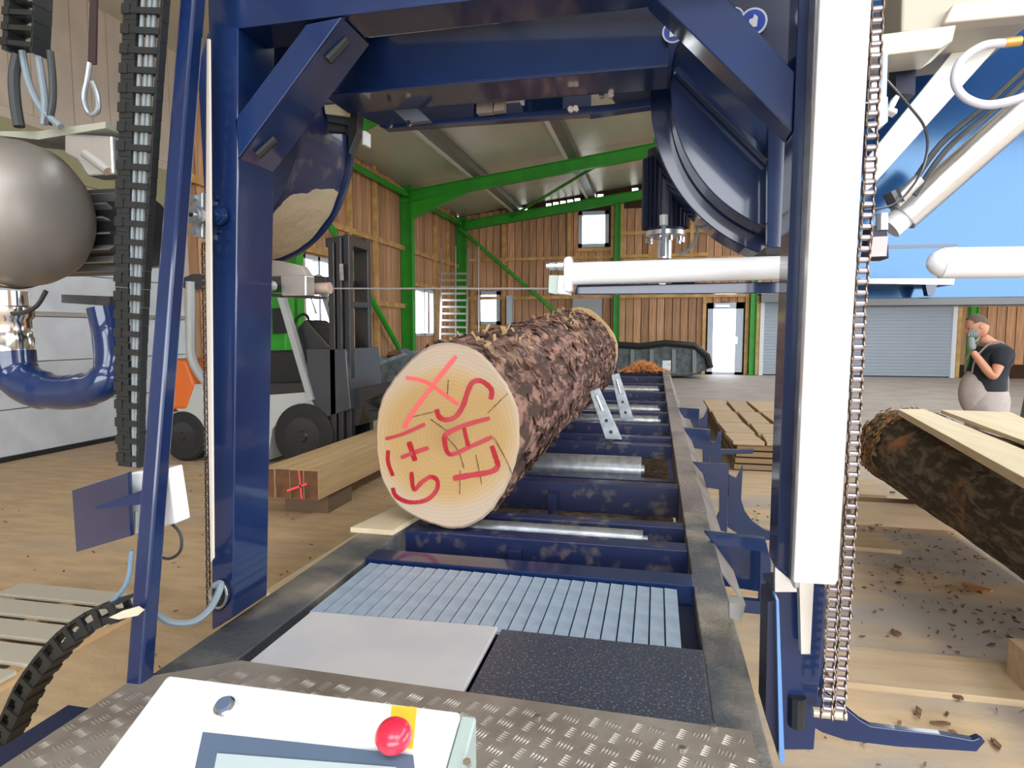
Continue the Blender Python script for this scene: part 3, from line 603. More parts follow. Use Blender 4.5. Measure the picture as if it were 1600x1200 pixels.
# band wheel guards
WG = V((.47, 1.88, 2.30))
def disc_prism(cx, cz, r, Y, t, a0, a1, extra, n=40): return ppw([(cx+r*cos(a0+(a1-a0)*k/n), cz+r*sin(a0+(a1-a0)*k/n)) for k in range(n+1)]+extra, Y, t)
rg = thing('band_wheel_guard', 'navy rounded band wheel guard at the right inside the gantry', 'guard', (.45, 2.0, 1.8), 'band wheel guards')
obj('rear_housing', disc_prism(.475, 2.3, .505, 2.02, .16, radians(170), radians(262), [(.40, 2.5), (0, 2.5)]), MB, rg, bevel=.003)
obj('cover', disc_prism(.46, 2.28, .435, 1.88, .12, radians(168), radians(268), [(.44, 2.4), (.05, 2.4)]), MB, rg, bevel=.003)
obj('side_plate', pp(NB(), [(1200, 190), (1232, 215), (1229, 388), (1199, 386)], 1.80, .03), MB, rg, bevel=.002)
obj('bottom_plate', pp(NB(), [(1196, 386), (1232, 388), (1232, 398), (1196, 398)], 1.80, .2), MBLK, rg)
lg2 = thing('band_wheel_guard', 'navy drum-shaped band wheel guard caked with sawdust at the left', 'guard', (-1.4, 2.0, 1.9), 'band wheel guards')
cx, cz, r = -1.44, 2.235, .39
def arcpt(a, rr_, Y): return V((cx+rr_*cos(a), Y, cz+rr_*sin(a)))
obj('drum', disc_prism(cx, cz, r, 1.78, .30, radians(-80), radians(28), [(cx+.1, 2.5), (cx+.06, 2.4)]), MBD, lg2, bevel=.003)
obj('rear_flange', disc_prism(cx, cz, r+.016, 2.08, .02, radians(-80), radians(30), [(cx+.1, 2.5), (cx+.06, 2.4)]), MB, lg2)
obj('front_plate', disc_prism(cx, cz, r+.01, 1.765, .015, radians(-80), radians(28), [(cx+.1, 2.5), (cx+.06, 2.4)]), MB, lg2)
bm = NB(); vs = []
for i in range(19):
    a = radians(-80+i*3.3); row = []
    for j in range(9):
        y = 1.80+j*.034; edge = (sin(pi*i/18)**.5)*(.012+.006*noise.noise(V((i*.4, j*.5, 3)))) - .004*(j in (0, 8)) - .02*max(0, (i-9)/9-(j/8)*.9)
        row.append(bm.verts.new(arcpt(a, r+edge, y)))
    vs.append(row)
for i in range(18):
    for j in range(8): bm.faces.new((vs[i][j], vs[i+1][j], vs[i+1][j+1], vs[i][j+1]))
bmesh.ops.recalc_face_normals(bm, faces=bm.faces)
obj('sawdust_crust', bm, MDUST, lg2, label='pale sawdust crust', smooth=True)
obj('blade_slot', pp(NB(), [(510, 185), (540, 190), (538, 206), (508, 204)], 1.95, .03), MBLK, lg2)
# lower frame under the crossbeams
uf = thing('saw_head_subframe', 'dark navy subframe with bolts and openings hanging under the crossbeams', 'subframe', (-.4, 2.0, 2.2))
def U_f(nm, px, Y, t, m=MB, **k): return obj(nm, pp(NB(), px, Y, t), m, uf, bevel=.002, **k)
U_f('front_bar', [(520, 150), (760, 133), (760, 152), (600, 168)], 1.95, .03, MB)
U_f('lower_bar', [(590, 196), (980, 160), (1018, 152), (1018, 166), (920, 180), (918, 178), (600, 201)], 2.0, .04, MB)
U_f('upper_bar', [(760, 133), (1020, 112), (1020, 128), (880, 138), (760, 148)], 1.97, .03, MB)
U_f('diagonal_strut', [(590, 148), (628, 146), (672, 188), (636, 192)], 1.93, .03, mat('strut_grey', (.10, .12, .16), .5))
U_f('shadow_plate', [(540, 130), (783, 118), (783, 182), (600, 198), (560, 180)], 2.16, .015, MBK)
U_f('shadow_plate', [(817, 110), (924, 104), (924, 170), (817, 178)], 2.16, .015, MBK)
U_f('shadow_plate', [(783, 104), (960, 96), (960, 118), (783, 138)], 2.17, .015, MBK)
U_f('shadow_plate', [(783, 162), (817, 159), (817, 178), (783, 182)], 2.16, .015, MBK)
U_f('upright', [(740, 138), (778, 136), (778, 182), (740, 186)], 2.04, .03, MB)
U_f('upright', [(817, 132), (880, 128), (880, 172), (817, 178)], 2.06, .03, MB)
U_f('upright', [(952, 116), (1020, 110), (1020, 158), (962, 160), (952, 145)], 2.08, .03, MBK)
U_f('clamp', [(744, 158), (770, 156), (770, 175), (744, 177)], 1.96, .03, mat('dusty_clamp', (.28, .24, .22), .8))
U_f('clamp', [(775, 142), (788, 140), (788, 172), (770, 174)], 1.95, .03, D.materials['dusty_clamp'])
U_f('side_trim', [(812, 136), (817, 136), (817, 160), (812, 160)], 1.98, .03, MWH)
for x, y in ((610, 196), (640, 194), (892, 172), (900, 171), (972, 122), (955, 150), (790, 120), (830, 122), (700, 130)):
    obj('bolt', bolt(NB(), pY(x, y, 1.94), (0, -1, 0), .009, .012), MCHR, uf)
U_f('yoke', [(925, 125), (936, 122), (945, 150), (938, 152)], 1.99, .02, MGAL)
U_f('end_bracket', [(505, 160), (540, 158), (560, 178), (558, 208), (545, 240), (543, 196), (512, 190)], 1.94, .04, MBLK2)
U_f('end_tab', [(566, 204), (571, 204), (571, 226), (566, 226)], 1.93, .04, MWH)
U_f('dusty_bracket', [(506, 164), (530, 162), (545, 172), (545, 182), (508, 178)], 1.93, .02, MDUST)
# mandatory-sign stickers
def sticker(x, y, r, Y, lab):
    c = pY(x, y, Y); R0 = r/1000*Y*1.05
    t = obj('sign_sticker', lathe(NB(), [(0, R0), (.002, R0)], c, (0, -1, 0), 28), mat('sticker_white%d' % x, (.62, .65, .72), .4), label=lab, cat='sticker', group='round blue sign stickers')
    obj('disc', lathe(NB(), [(0, R0*.85), (.003, R0*.85)], c, (0, -1, 0), 28), mat('sticker_blue%d' % x, (.02, .06, .42), .4), t)
    s = R0*.5
    obj('book_symbol', prism(NB(), [c+V((-s*.7, -.0045, -s)), c+V((s*.5, -.0045, -s*.8)), c+V((s*.6, -.0045, s*.5)), c+V((s*.1, -.0045, s)), c+V((-s*.1, -.0045, s*.4)), c+V((-s*.6, -.0045, s*.3))], (0, .002, 0)), mat('sticker_sym%d' % x, (.75, .78, .82), .4), t)
sticker(1052, 50, 15, 1.79, 'round blue and white sticker on the rear crossbeam, leftmost of three')
sticker(1177, 34, 18, 1.70, 'largest round blue and white sticker on the dark plate, rightmost')
sticker(1146, 28, 14, 1.708, 'round blue sticker half hidden behind the right diagonal brace')
# leaning strut on the left
G('strut', [(193, 1100), (238, 1072), (262, 760), (300, 330), (322, -60), (284, -60)], 1.1, .03, lab='leaning front strut') if False else None
def lean(nm, wX, wY, pb, pt, Yb, Yt):
    a, b = pY(*pb, Yb), pY(*pt, Yt)
    return obj(nm, bar(NB(), a, b, wX, wY), MB, ga, label='leaning front strut', bevel=.006)
lean('strut', .040, .040, (217, 1080), (307, -70), 1.16, 1.38)
obj('strut_foot', box(NB(), (-1.13, 1.12, .80), (-1.06, 1.2, .815)), MBD, ga)
# roller bearing & tape guide on left column
G('guide_strip', [(322, 60), (328, 60), (334, 872), (328, 880), (320, 400)], 1.40, .006, MTAPE, lab='cream guide strip')
for x in (309, 343):
    b = obj('guide_roller', lathe(NB(), [(0, .024), (.012, .024), (.012, .017), (.018, .017)], pY(x, 337, 1.40 if x < 320 else 1.44), (0, -1, 0), 24), MGAL if x < 320 else MB, ga, smooth=True)
    obj('hub', lathe(NB(), [(0, .008), (.024, .007)], pY(x, 337, 1.40 if x < 320 else 1.44), (0, -1, 0), 12), MCHR if x < 320 else MB, b)
    for y in (310, 362): obj('bolt', bolt(NB(), pY(x-5, y, 1.42 if x < 320 else 1.449), (0, -1, 0), .009, .01), MGAL if x < 320 else MB, ga)
G('roller_bracket', [(300, 305), (316, 300), (316, 372), (300, 370)], 1.42, .03, MGAL)
# right foot of the gantry
ft = G('column_foot', [(1204, 925), (1290, 915), (1285, 1000), (1272, 1172), (1214, 1172), (1206, 1120)], 1.52, .12, lab='right column foot')
obj('foot_edge', pp(NB(), [(1213, 938), (1217, 938), (1226, 1192), (1218, 1192)], 1.44, .05), mat('edge_highlight', (.12, .28, .62), .3, coat=1), ft)  # highlight along the navy foot's edge, put in as lighter blue
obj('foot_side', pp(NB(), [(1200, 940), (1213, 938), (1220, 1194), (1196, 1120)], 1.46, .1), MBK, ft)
sl_ = [pY(1246, 1088, 1.515), pY(1245, 1134, 1.515)]
obj('slot_opening', tube(NB(), sl_, .019, 10), MBLK, ft)
obj('guide_bar', pp(NB(), [(1249, 905), (1272, 905), (1266, 1022), (1252, 1022)], 1.47, .03), MTAPE, ft, label='pale guide bar')
obj('foot_top', pp(NB(), [(1211, 886), (1245, 915), (1245, 925), (1211, 925)], 1.48, .02), MAL, ft)
obj('chain_pin', cyl(NB(), pY(1270, 1112, 1.47), pY(1322, 1118, 1.47), .011, 12), mat('brassy_pin', (.75, .68, .55), .3, metal=.6), ft, smooth=True)
# white front cover
wc = obj('cover_strip', pp(NB(), [(1284, -60), (1366, -60), (1338, 420), (1310, 905), (1306, 915), (1240, 911), (1262, 420)], 1.36, .03), MWH, label='long glossy white vertical cover plate on the right gantry column', cat='cover plate', bevel=.004)
obj('seam', pp(NB(), [(1280, 158), (1357, 160), (1357, 161.2), (1280, 159.2)], 1.3595, .002), MGREY, wc)
# roller chains
def link_mesh(p):
    bm = NB()
    for s in (-1, 1):
        prism(bm, [V((s*.0095, y*.008, z*p*.62)) for y, z in ((-.7, -1), (.7, -1), (1, -.6), (.6, 0), (1, .6), (.7, 1), (-.7, 1), (-1, .6), (-.6, 0), (-1, -.6))], (.0025*s, 0, 0))
    bmesh.ops.recalc_face_normals(bm, faces=bm.faces)
    me = D.meshes.new('chain_link'); bm.to_mesh(me); bm.free(); me.materials.append(MCHAIN); return me
def rol_mesh(p):
    bm = lathe(NB(), [(-.008, .0062), (.008, .0062)], (0, 0, 0), (1, 0, 0), 10); bmesh.ops.recalc_face_normals(bm, faces=bm.faces)
    me = D.meshes.new('chain_roller'); bm.to_mesh(me); bm.free(); me.materials.append(MCHPIN); return me
def chain(lab, pts, Y, pitch=.022, sc=1, grp='roller chains'):
    P = [pY(x, y, Y) for x, y in pts]; t = thing('roller_chain', lab, 'chain', P[-1], grp); lm, rm = link_mesh(pitch), rol_mesh(pitch)
    segs = [(a, b) for a, b in zip(P, P[1:])]; tot = sum((b-a).length for a, b in segs); n = int(tot/pitch)
    def at(s):
        for a, b in segs:
            l = (b-a).length
            if s <= l: return a.lerp(b, s/l), (b-a).normalized()
            s -= l
        return P[-1], (segs[-1][1]-segs[-1][0]).normalized()
    for k in range(n):
        p, d = at((k+.5)*pitch); e = d.to_track_quat('Z', 'Y').to_euler(); e = (0, atan2(d.x, d.z), 0)
        o = link('link', lm, t, p); o.rotation_euler = e; o.scale = (sc*(1 if k % 2 else .82), sc, 1)
        o = link('roller', rm, t, at(k*pitch)[0]); o.rotation_euler = e; o.scale = (sc, sc, sc)
chain('long roller chain hanging right of the white cover strip, outer strand', [(1374, -60), (1357, 300), (1343, 480), (1331, 760), (1322, 920), (1310, 1132)], 1.43)
chain('short roller chain emerging below the white cover strip, inner strand', [(1302, 905), (1291, 1128)], 1.43)
chain('thin roller chain running beside the left column guide strip', [(318, 380), (323, 700), (326, 960)], 1.47, .016, .45)
# ---------------------------------------------------------- blade arm, motor
ba = thing('blade_guide_arm', 'white tubular blade guide arm reaching left from the gantry above the log', 'guide arm', (0, 1.75, 1.75))
obj('arm_tube', cyl(NB(), pY(885, 428, 1.75), pY(1232, 418, 1.75), .030, 24), MWH, ba, smooth=True)
obj('end_plate', pp(NB(), [(880, 402), (893, 399), (893, 457), (880, 455)], 1.71, .05), MWH, ba, bevel=.008)
obj('guide_block', pp(NB(), [(872, 430), (888, 430), (890, 461), (870, 459)], 1.74, .05), MWH, ba, bevel=.004)
obj('guide_pad', pp(NB(), [(858, 430), (873, 430), (871, 460), (857, 457)], 1.75, .04), mat('pale_green_pad', (.42, .50, .47), .5), ba)
obj('threaded_end', lathe(NB(), [(0, .009), (.008, .009), (.009, .012), (.024, .012), (.025, .009), (.03, .009), (.031, .013), (.048, .013)], pY(854, 416, 1.75), (1, 0, 0), 14), MAL, ba, smooth=True)
obj('lower_bar', pp(NB(), [(902, 445), (1240, 440), (1240, 458), (897, 460)], 1.80, .03), MB, ba, label='navy bar beneath', bevel=.002)
obj('clamp_screw', pp(NB(), [(1028, 432), (1044, 432), (1040, 444), (1030, 444)], 1.78, .02), MCHR, ba)
obj('clamp', pp(NB(), [(1048, 434), (1090, 434), (1086, 442), (1050, 442)], 1.79, .02), MBLK, ba)
obj('band_blade', pp(NB(), [(515, 449.5), (860, 449.5), (860, 452.3), (515, 451.8)], 1.86, .001), mat('blade_steel', (.20, .18, .17), .5, metal=.3), label='thin steel band saw blade spanning between the two guides', cat='saw blade')
bgp = thing('blade_guide', 'dusty metal blade guide block fixed to the left gantry column', 'blade guide', (-1.05, 1.86, 1.75))
obj('block', pp(NB(), [(438, 430), (478, 430), (478, 462), (440, 462)], 1.74, .05), MAL, bgp, bevel=.003)
obj('guide_roller', cyl(NB(), pY(478, 452, 1.84), pY(516, 450, 1.84), .018, 16), mat('dusty_roller', (.45, .33, .27), .7), bgp, smooth=True)
obj('bolt', lathe(NB(), [(0, .016), (.03, .016)], pY(426, 447, 1.72), (0, -1, 0), 8), MGAL, bgp)
obj('bracket', pp(NB(), [(416, 405), (440, 408), (470, 415), (480, 430), (418, 432)], 1.76, .04), mat('dusty_bracket', (.36, .33, .30), .8), bgp, bevel=.003)
obj('base_plate', pp(NB(), [(415, 458), (490, 462), (490, 466), (415, 463)], 1.76, .08), MBLK2, bgp)
obj('blade_nozzle', tube(NB(), [pY(486, 466, 1.8), pY(494, 490, 1.8)], .002, 6), MBLK, bgp)
mo = thing('electric_motor', 'dark navy finned electric motor hanging behind the blade guide arm', 'motor', (.02, 2.2, 1.8))
mc = pY(1040, 300, 2.25); mz0 = pY(1040, 362, 2.25).z; mz1 = pY(1040, 235, 2.25).z
obj('body', lathe(NB(), [(0, .062), (mz1-mz0, .062)], (mc.x, 2.25, mz0), (0, 0, 1), 24), mat('motor_navy', (.008, .012, .035), .5), mo, smooth=True)
for k in range(28):
    a = 2*pi*k/28; d = V((cos(a), sin(a), 0)); p = V((mc.x, 2.25, mz0+.01))+d*.068
    obj('fin', bar(NB(), p, p+V((0, 0, mz1-mz0-.04)), .003, .02, up=d), D.materials['motor_navy'], mo)
obj('flange', lathe(NB(), [(0, .045), (.006, .066), (.02, .066), (.02, .05)], (mc.x, 2.25, mz0-.02), (0, 0, 1), 24), MAL, mo, smooth=True)
for k in range(10):
    a = 2*pi*k/10; obj('bolt', bolt(NB(), V((mc.x+cos(a)*.058, 2.25+sin(a)*.058, mz0-.02)), (0, 0, -1), .007, .016), MCHR, mo)
obj('shaft', cyl(NB(), V((mc.x, 2.25, mz0-.09)), V((mc.x, 2.25, mz0-.01)), .024, 16), MAL, mo, smooth=True)
obj('cable_gland', cyl(NB(), pY(1037, 352, 2.14), pY(1037, 336, 2.14), .014, 12), mat('gland_grey', (.5, .52, .55), .4), mo)
obj('conduit', tube(NB(), [pY(1037, 352, 2.14), pY(1036, 400, 2.14)], .007, 8), MHOSE, mo)
obj('cable', tube(NB(), spline([pY(1090, 350, 2.2), pY(1088, 370, 2.2), pY(1078, 388, 2.2), pY(1062, 398, 2.2)]), .005, 8), MHOSE, mo, smooth=True)
# ---------------------------------------------------------- right upper housing
rh = thing('saw_housing', 'large glossy blue saw housing panel filling the upper right', 'housing', (1.1, 2.3, 1.7))
obj('front_panel', box(NB(), (.56, 2.2, 1.70), (1.9, 2.24, 2.9)), mat('navy_sky_sheen', (.010, .045, .15), .12, coat=.45, coatr=.08, spec=1.0), rh, bevel=.003)
obj('bottom_flange', box(NB(), (.50, 2.12, 1.675), (1.9, 2.24, 1.70)), MBLK2, rh, bevel=.003)
obj('shelf', pp(NB(), [(1345, 435), (1492, 435), (1490, 445), (1345, 443)], 2.10, .1), MGAL, rh)
obj('shelf_bracket', pp(NB(), [(1446, 444), (1465, 444), (1458, 462), (1450, 462)], 2.10, .03), MB, rh)
obj('top_rail', pp(NB(), [(1352, 56), (1495, 38), (1489, 64), (1470, 76), (1352, 90)], 1.7, .12), mat('cream_alu', (.70, .66, .52), .35, metal=.4), rh, bevel=.004)
obj('top_duct', pp(NB(), [(1410, -40), (1620, -60), (1620, 30), (1485, 48), (1408, 52)], 1.8, .3), mat('duct_beige', (.52, .47, .38), .45), rh, bevel=.006)
obj('duct_edge', pp(NB(), [(1490, 5), (1620, -8), (1620, 22), (1475, 36)], 1.76, .05), MTAPE, rh, bevel=.004)
obj('flat_bar', pp(NB(), [(1352, 250), (1562, -10), (1600, -12), (1600, 14), (1592, 36), (1362, 292), (1352, 300)], 1.95, .015), mat('silver_white_bar', (.82, .84, .80), .3, metal=.2), rh, label='white flat diagonal bar', bevel=.002)
obj('junction_box', pp(NB(), [(1400, 92), (1432, 92), (1430, 148), (1400, 145)], 1.85, .05), MBK, rh)
for x in (1406, 1436): obj('clip', pp(NB(), [(x-6, 80), (x+6, 80), (x+4, 98), (x-6, 98)], 1.8, .03), MCHR, rh)
hc = thing('hydraulic_cylinder', 'silver hydraulic cylinder running diagonally across the blue housing', 'cylinder', pY(1400, 360, 1.7))
obj('barrel', cyl(NB(), pY(1410, 340, 1.72), pY(1660, 120, 1.72), .036, 24), MAL, hc, smooth=True)
obj('rod_end', cyl(NB(), pY(1390, 357, 1.72), pY(1412, 338, 1.72), .028, 20), MWH, hc, smooth=True)
obj('clevis', pp(NB(), [(1360, 352), (1386, 352), (1390, 404), (1356, 404)], 1.66, .06), MBK, hc, bevel=.004)
obj('clevis_plate', pp(NB(), [(1364, 370), (1388, 369), (1385, 400), (1360, 401)], 1.645, .012), mat('pinkish_plate', (.50, .44, .44), .4), hc)
obj('pin', cyl(NB(), pY(1378, 360, 1.66), pY(1378, 334, 1.66), .013, 14), MAL, hc, smooth=True)
obj('stop_rod', pp(NB(), [(1388, 383), (1496, 381), (1496, 386), (1388, 388)], 1.72, .01), MB, hc)
obj('fitting', cyl(NB(), pY(1398, 318, 1.66), pY(1436, 280, 1.66), .014, 12), MAL, hc, smooth=True)
obj('elbow', cyl(NB(), pY(1392, 300, 1.66), pY(1402, 320, 1.66), .018, 12), MBLK2, hc)
for i, d in enumerate((0, 9)):
    obj('hydraulic_hose', tube(NB(), spline([pY(1420+d, 296+d, 1.66), pY(1470+d, 225+d, 1.66), pY(1540+d, 165+d, 1.68), pY(1620+d, 90+d, 1.7)]), .0065, 8), MHOSEB, label='black hydraulic hose %s above the silver cylinder' % ('upper' if i == 0 else 'lower'), cat='hose', group='black hoses above the cylinder', smooth=True)
obj('coiled_hose', tube(NB(), spline([pY(1572, 67, 1.6), pY(1535, 72, 1.6), pY(1502, 95, 1.6), pY(1492, 125, 1.6), pY(1505, 150, 1.6), pY(1535, 163, 1.6), pY(1570, 160, 1.6), pY(1620, 145, 1.6)], 8), .009, 10), mat('pale_hose', (.62, .62, .72), .35), label='pale translucent air hose looping beside the diagonal bar', cat='hose', smooth=True)
obj('brass_fitting', cyl(NB(), pY(1570, 67, 1.6), pY(1595, 64, 1.6), .010, 12), mat('brass', (.8, .45, .12), .3, metal=.7), label='brass hose fitting at the upper right', cat='fitting', smooth=True)
obj('thin_cable', tube(NB(), spline([pY(1385, 125, 1.6), pY(1420, 165, 1.6), pY(1445, 200, 1.6), pY(1448, 240, 1.6), pY(1430, 285, 1.6), pY(1395, 320, 1.6), pY(1350, 328, 1.6)], 8), .0028, 6), MBLK2, label='thin dark cable curving down beside the white diagonal bar', cat='cable', smooth=True)
sb = thing('spring_rod', 'pale vertical rod with wing nuts right of the white cover strip', 'rod', pY(1376, 180, 1.55))
obj('rod', cyl(NB(), pY(1381, 85, 1.55), pY(1378, 182, 1.55), .0075, 12), mat('pale_blue_rod', (.5, .58, .72), .3), sb, smooth=True)
for a in ([(1362, 128), (1374, 126), (1376, 178), (1360, 180)], [(1374, 150), (1388, 150), (1388, 190), (1372, 200)], [(1390, 165), (1400, 147), (1407, 150), (1398, 168)], [(1390, 165), (1404, 170), (1402, 178), (1388, 172)]):
    obj('wing_nut', pp(NB(), a, 1.53, .03), MWH, sb, bevel=.003)
obj('hook', tube(NB(), spline([pY(1380, 182, 1.55), pY(1376, 195, 1.55), pY(1362, 205, 1.55)]), .006, 8), MAL, sb)
rr2 = obj('arm_extension', cyl(NB(), pY(1470, 411, 1.7), pY(1660, 409, 1.7), .036, 24), MWH, label='horizontal white tube at the right edge with rounded end', cat='tube', smooth=True)
obj('rounded_tip', lathe(NB(), [(0, .001), (.005, .015), (.014, .025), (.03, .034), (.06, .036)], pY(1447, 411, 1.7), (1, 0, 0), 20), MWH, rr2, smooth=True)
# ---------------------------------------------------------- left group: cable carriers
def carrier(lab, pts, wd, Y, n, dep=.05, lw=.012):
    P = spline([pY(x, y, Y) for x, y in pts], 14); t = thing('cable_carrier', lab, 'cable carrier', P[-1], 'black cable carriers')
    L_ = [0]
    for a, b in zip(P, P[1:]): L_.append(L_[-1]+(b-a).length)
    tot = L_[-1]; pitch = tot/n
    def at(s):
        for i in range(len(P)-1):
            if s <= L_[i+1]: return P[i].lerp(P[i+1], (s-L_[i])/(L_[i+1]-L_[i]))
        return P[-1]
    meshes = {}
    for k in range(n):
        s = (k+.5)*pitch; p = at(s); d = (at(min(s+pitch*.5, tot))-at(max(s-pitch*.5, 0))).normalized()
        w0 = wd(k/n); key = round(w0, 3)
        if key not in meshes:
            bm = NB()
            box(bm, (-w0/2-.012, -dep/2, -pitch*.52), (-w0/2-.006+lw, dep/2, pitch*.46)); box(bm, (w0/2-.004, -dep/2, -pitch*.52), (w0/2+.004, dep/2, pitch*.46))
            box(bm, (-w0/2-.014, -dep/2-.004, -pitch*.25), (-w0/2+.008, dep/2+.004, pitch*.25))
            box(bm, (-w0/2, -dep/2-.002, -pitch*.2), (w0/2, -dep/2+.006, pitch*.12)); box(bm, (-w0/2, dep/2-.006, -pitch*.2), (w0/2, dep/2, pitch*.2))
            bmesh.ops.recalc_face_normals(bm, faces=bm.faces); me = D.meshes.new('carrier_link'); bm.to_mesh(me); bm.free(); me.materials.append(MBLK); meshes[key] = me
        o = link('link', meshes[key], t, p); o.rotation_euler = (0, atan2(-d.x, -d.z), 0)
    return t, P
t, P = carrier('vertical black cable carrier with open rungs and hoses inside, left of the gantry', [(236, -60), (226, 100), (217, 280), (210, 450), (207, 600), (208, 728)], lambda f: .092-.05*f**1.2, 1.30, 27, .02, .03)
for i, dx in enumerate((-.014, .006, .020)):
    pts = [p+V((dx*(1-.45*k/len(P)), 0, 0)) for k, p in enumerate(P)]
    obj('hose', tube(NB(), pts[::6]+[pts[-1]], .0055, 8), mat('carrier_hose%d' % i, (.20, .23, .25), .5), t, smooth=True)
carrier('curved black cable carrier lying on the floor side at the lower left', [(-30, 1230), (22, 1120), (52, 1060), (100, 1000), (150, 962), (200, 945)], lambda f: .03, 1.25, 15, .05)
t, P = carrier('short black cable carrier hanging in the upper left corner', [(48, -60), (46, 20), (42, 85)], lambda f: .085, 1.45, 6)
for i, (a, b, c, d) in enumerate((((35, 80), (45, 130), (65, 170), (95, 198)), ((58, 80), (65, 120), (70, 160), (68, 195)), ((78, 80), (82, 120), (82, 160), (75, 195)), ((28, 85), (22, 120), (24, 160), (30, 198)))):
    obj('drop_hose', tube(NB(), spline([pY(*a, 1.45), pY(*b, 1.45), pY(*c, 1.45), pY(*d, 1.45)]), .009 if i < 3 else .014, 8), MHOSE if i < 2 else MHOSEB, label=('grey hose curving right below the corner cable carrier', 'straight grey hose below the corner cable carrier', 'dark hose rightmost below the corner cable carrier', 'thick dark hose leftmost below the corner cable carrier')[i], cat='hose', group='hoses at the upper left', smooth=True)
# hoist drum/motor
dr = thing('suction_drum', 'large brushed aluminium drum housing with rounded end at the left edge', 'drum', pY(0, 335, 1.45))
c0 = pY(15, 335, 1.45)
obj('shell', lathe(NB(), [(-.6, .198), (-.012, .20), (0, .20), (.06, .194), (.11, .176), (.145, .142), (.168, .095), (.178, .045), (.180, .001)], c0, (1, .12, 0), 48), mat('drum_alu', (.27, .25, .225), .45, metal=.5, c2=(.30, .28, .26), scale=4), dr, smooth=True)
obj('seam_ring', lathe(NB(), [(-.006, .201), (-.003, .205), (.003, .205), (.006, .201)], c0, (1, .12, 0), 48), MCHR, dr, smooth=True)
fm = thing('finned_motor', 'grey finned motor body between the drum and the cable carrier', 'motor', pY(145, 370, 1.7))
fc = pY(150, 365, 1.75)
obj('core', lathe(NB(), [(-.12, .11), (.2, .11)], fc, (1, 0, 0), 24), MBLK2, fm, smooth=True)
bmm = []
for k in range(18):
    a = -pi/2+pi*2*k/18; d = V((0, cos(a), sin(a))); p = fc+V((-.12, 0, 0))+d*.12
    obj('fin', bar(NB(), p, p+V((.28, 0, 0)), .006, .03, up=d), mat('fin_grey', (.30, .31, .32), .4, metal=.4) if 'fin_grey' not in D.materials else D.materials['fin_grey'], fm)
obj('clamp_bracket', pp(NB(), [(100, 208), (175, 212), (178, 272), (136, 275), (120, 250), (100, 240)], 1.5, .06), MAL, fm, label='bright aluminium bracket', bevel=.006)
obj('bracket_rib', cyl(NB(), pY(132, 240, 1.49), pY(168, 268, 1.49), .012, 10), MAL, fm)
obj('mount_bar', pp(NB(), [(96, 460), (172, 463), (170, 478), (140, 476), (96, 473)], 1.5, .05), MBLK2, fm)
obj('top_plate', pp(NB(), [(0, 205), (60, 205), (165, 190), (165, 200), (60, 218), (0, 212)], 1.5, .12), mat('dusty_plate', (.36, .36, .30), .7), fm)
st = thing('lifting_strap', 'dark strap with steel snap hook hanging above the drum', 'strap', pY(143, 90, 1.5))
obj('webbing', pp(NB(), [(142, -60), (152, -60), (149, 100), (137, 100)], 1.5, .006), mat('dark_strap', (.035, .02, .018), .8), st)
obj('snap_hook', tube(NB(), spline([pY(140, 98, 1.5), pY(136, 125, 1.5), pY(131, 155, 1.5), pY(140, 178, 1.5), pY(153, 172, 1.5), pY(152, 150, 1.5), pY(144, 128, 1.5)]), .007, 8), MGAL, st, smooth=True)
# pipes
pi_ = thing('exhaust_pipe', 'shiny steel pipe joined to a thick navy elbow pipe below the drum', 'pipe', pY(20, 560, 1.45))
obj('steel_section', lathe(NB(), [(0, .056), (.05, .056), (.055, .052), (.10, .052), (.11, .06), (.135, .06), (.14, .05), (.18, .05)], pY(18, 556, 1.45), (0, 0, 1), 24), MCHR, pi_, smooth=True)
obj('clamp_band', tube(NB(), spline([pY(-22, 450, 1.42), pY(-5, 478, 1.42), pY(25, 490, 1.42), pY(55, 480, 1.42), pY(72, 455, 1.42)]), .006, 8), MBLK2, pi_)
obj('elbow', tube(NB(), spline([pY(18, 548, 1.45), pY(24, 582, 1.45), pY(50, 604, 1.45), pY(90, 613, 1.45), pY(130, 610, 1.45), pY(160, 598, 1.45), pY(172, 570, 1.47), pY(168, 520, 1.5), pY(160, 480, 1.5)]), [.057]*8+[.054]*8+[.048]*10+[.045]*8+[.04]*15, 24), MB, pi_, label='navy painted elbow', smooth=True)
for x in (108, 142): obj('joint_ring', lathe(NB(), [(0, .0475 if x < 120 else .045), (.006, .0475 if x < 120 else .045)], pY(x, 612 if x < 120 else 608, 1.45), (1, 0, 0), 24), MB, pi_)
# blue plate bracket with switch box
bp = thing('bracket_plate', 'flat navy bracket plate standing out left of the leaning strut', 'bracket', pY(160, 800, 1.35))
obj('plate', prism(NB(), [pY(112, 766, 1.32), pY(200, 738, 1.22), pY(204, 838, 1.22), pY(119, 863, 1.32)], (0, .012, 0)), MB, bp, bevel=.002)
obj('arm', pp(NB(), [(148, 792), (222, 766), (224, 788), (150, 796)], 1.2, .015), MB, bp)
sbx = thing('switch_box', 'small white switch box behind the leaning strut', 'switch box', pY(235, 780, 1.3))
obj('box', pp(NB(), [(192, 742), (208, 738), (262, 732), (275, 818), (214, 834), (194, 834)], 1.27, .05), MWH, sbx, bevel=.004)
obj('label_plate', pp(NB(), [(194, 800), (212, 800), (212, 833), (196, 833)], 1.265, .004), mat('pale_label', (.6, .62, .55), .5), sbx)
obj('cable', tube(NB(), spline([pY(268, 818, 1.28), pY(282, 835, 1.28), pY(282, 860, 1.28), pY(265, 873, 1.28), pY(245, 868, 1.28)]), .0035, 8), MHOSEB, label='thin black cable looping below the white switch box', cat='cable', smooth=True)
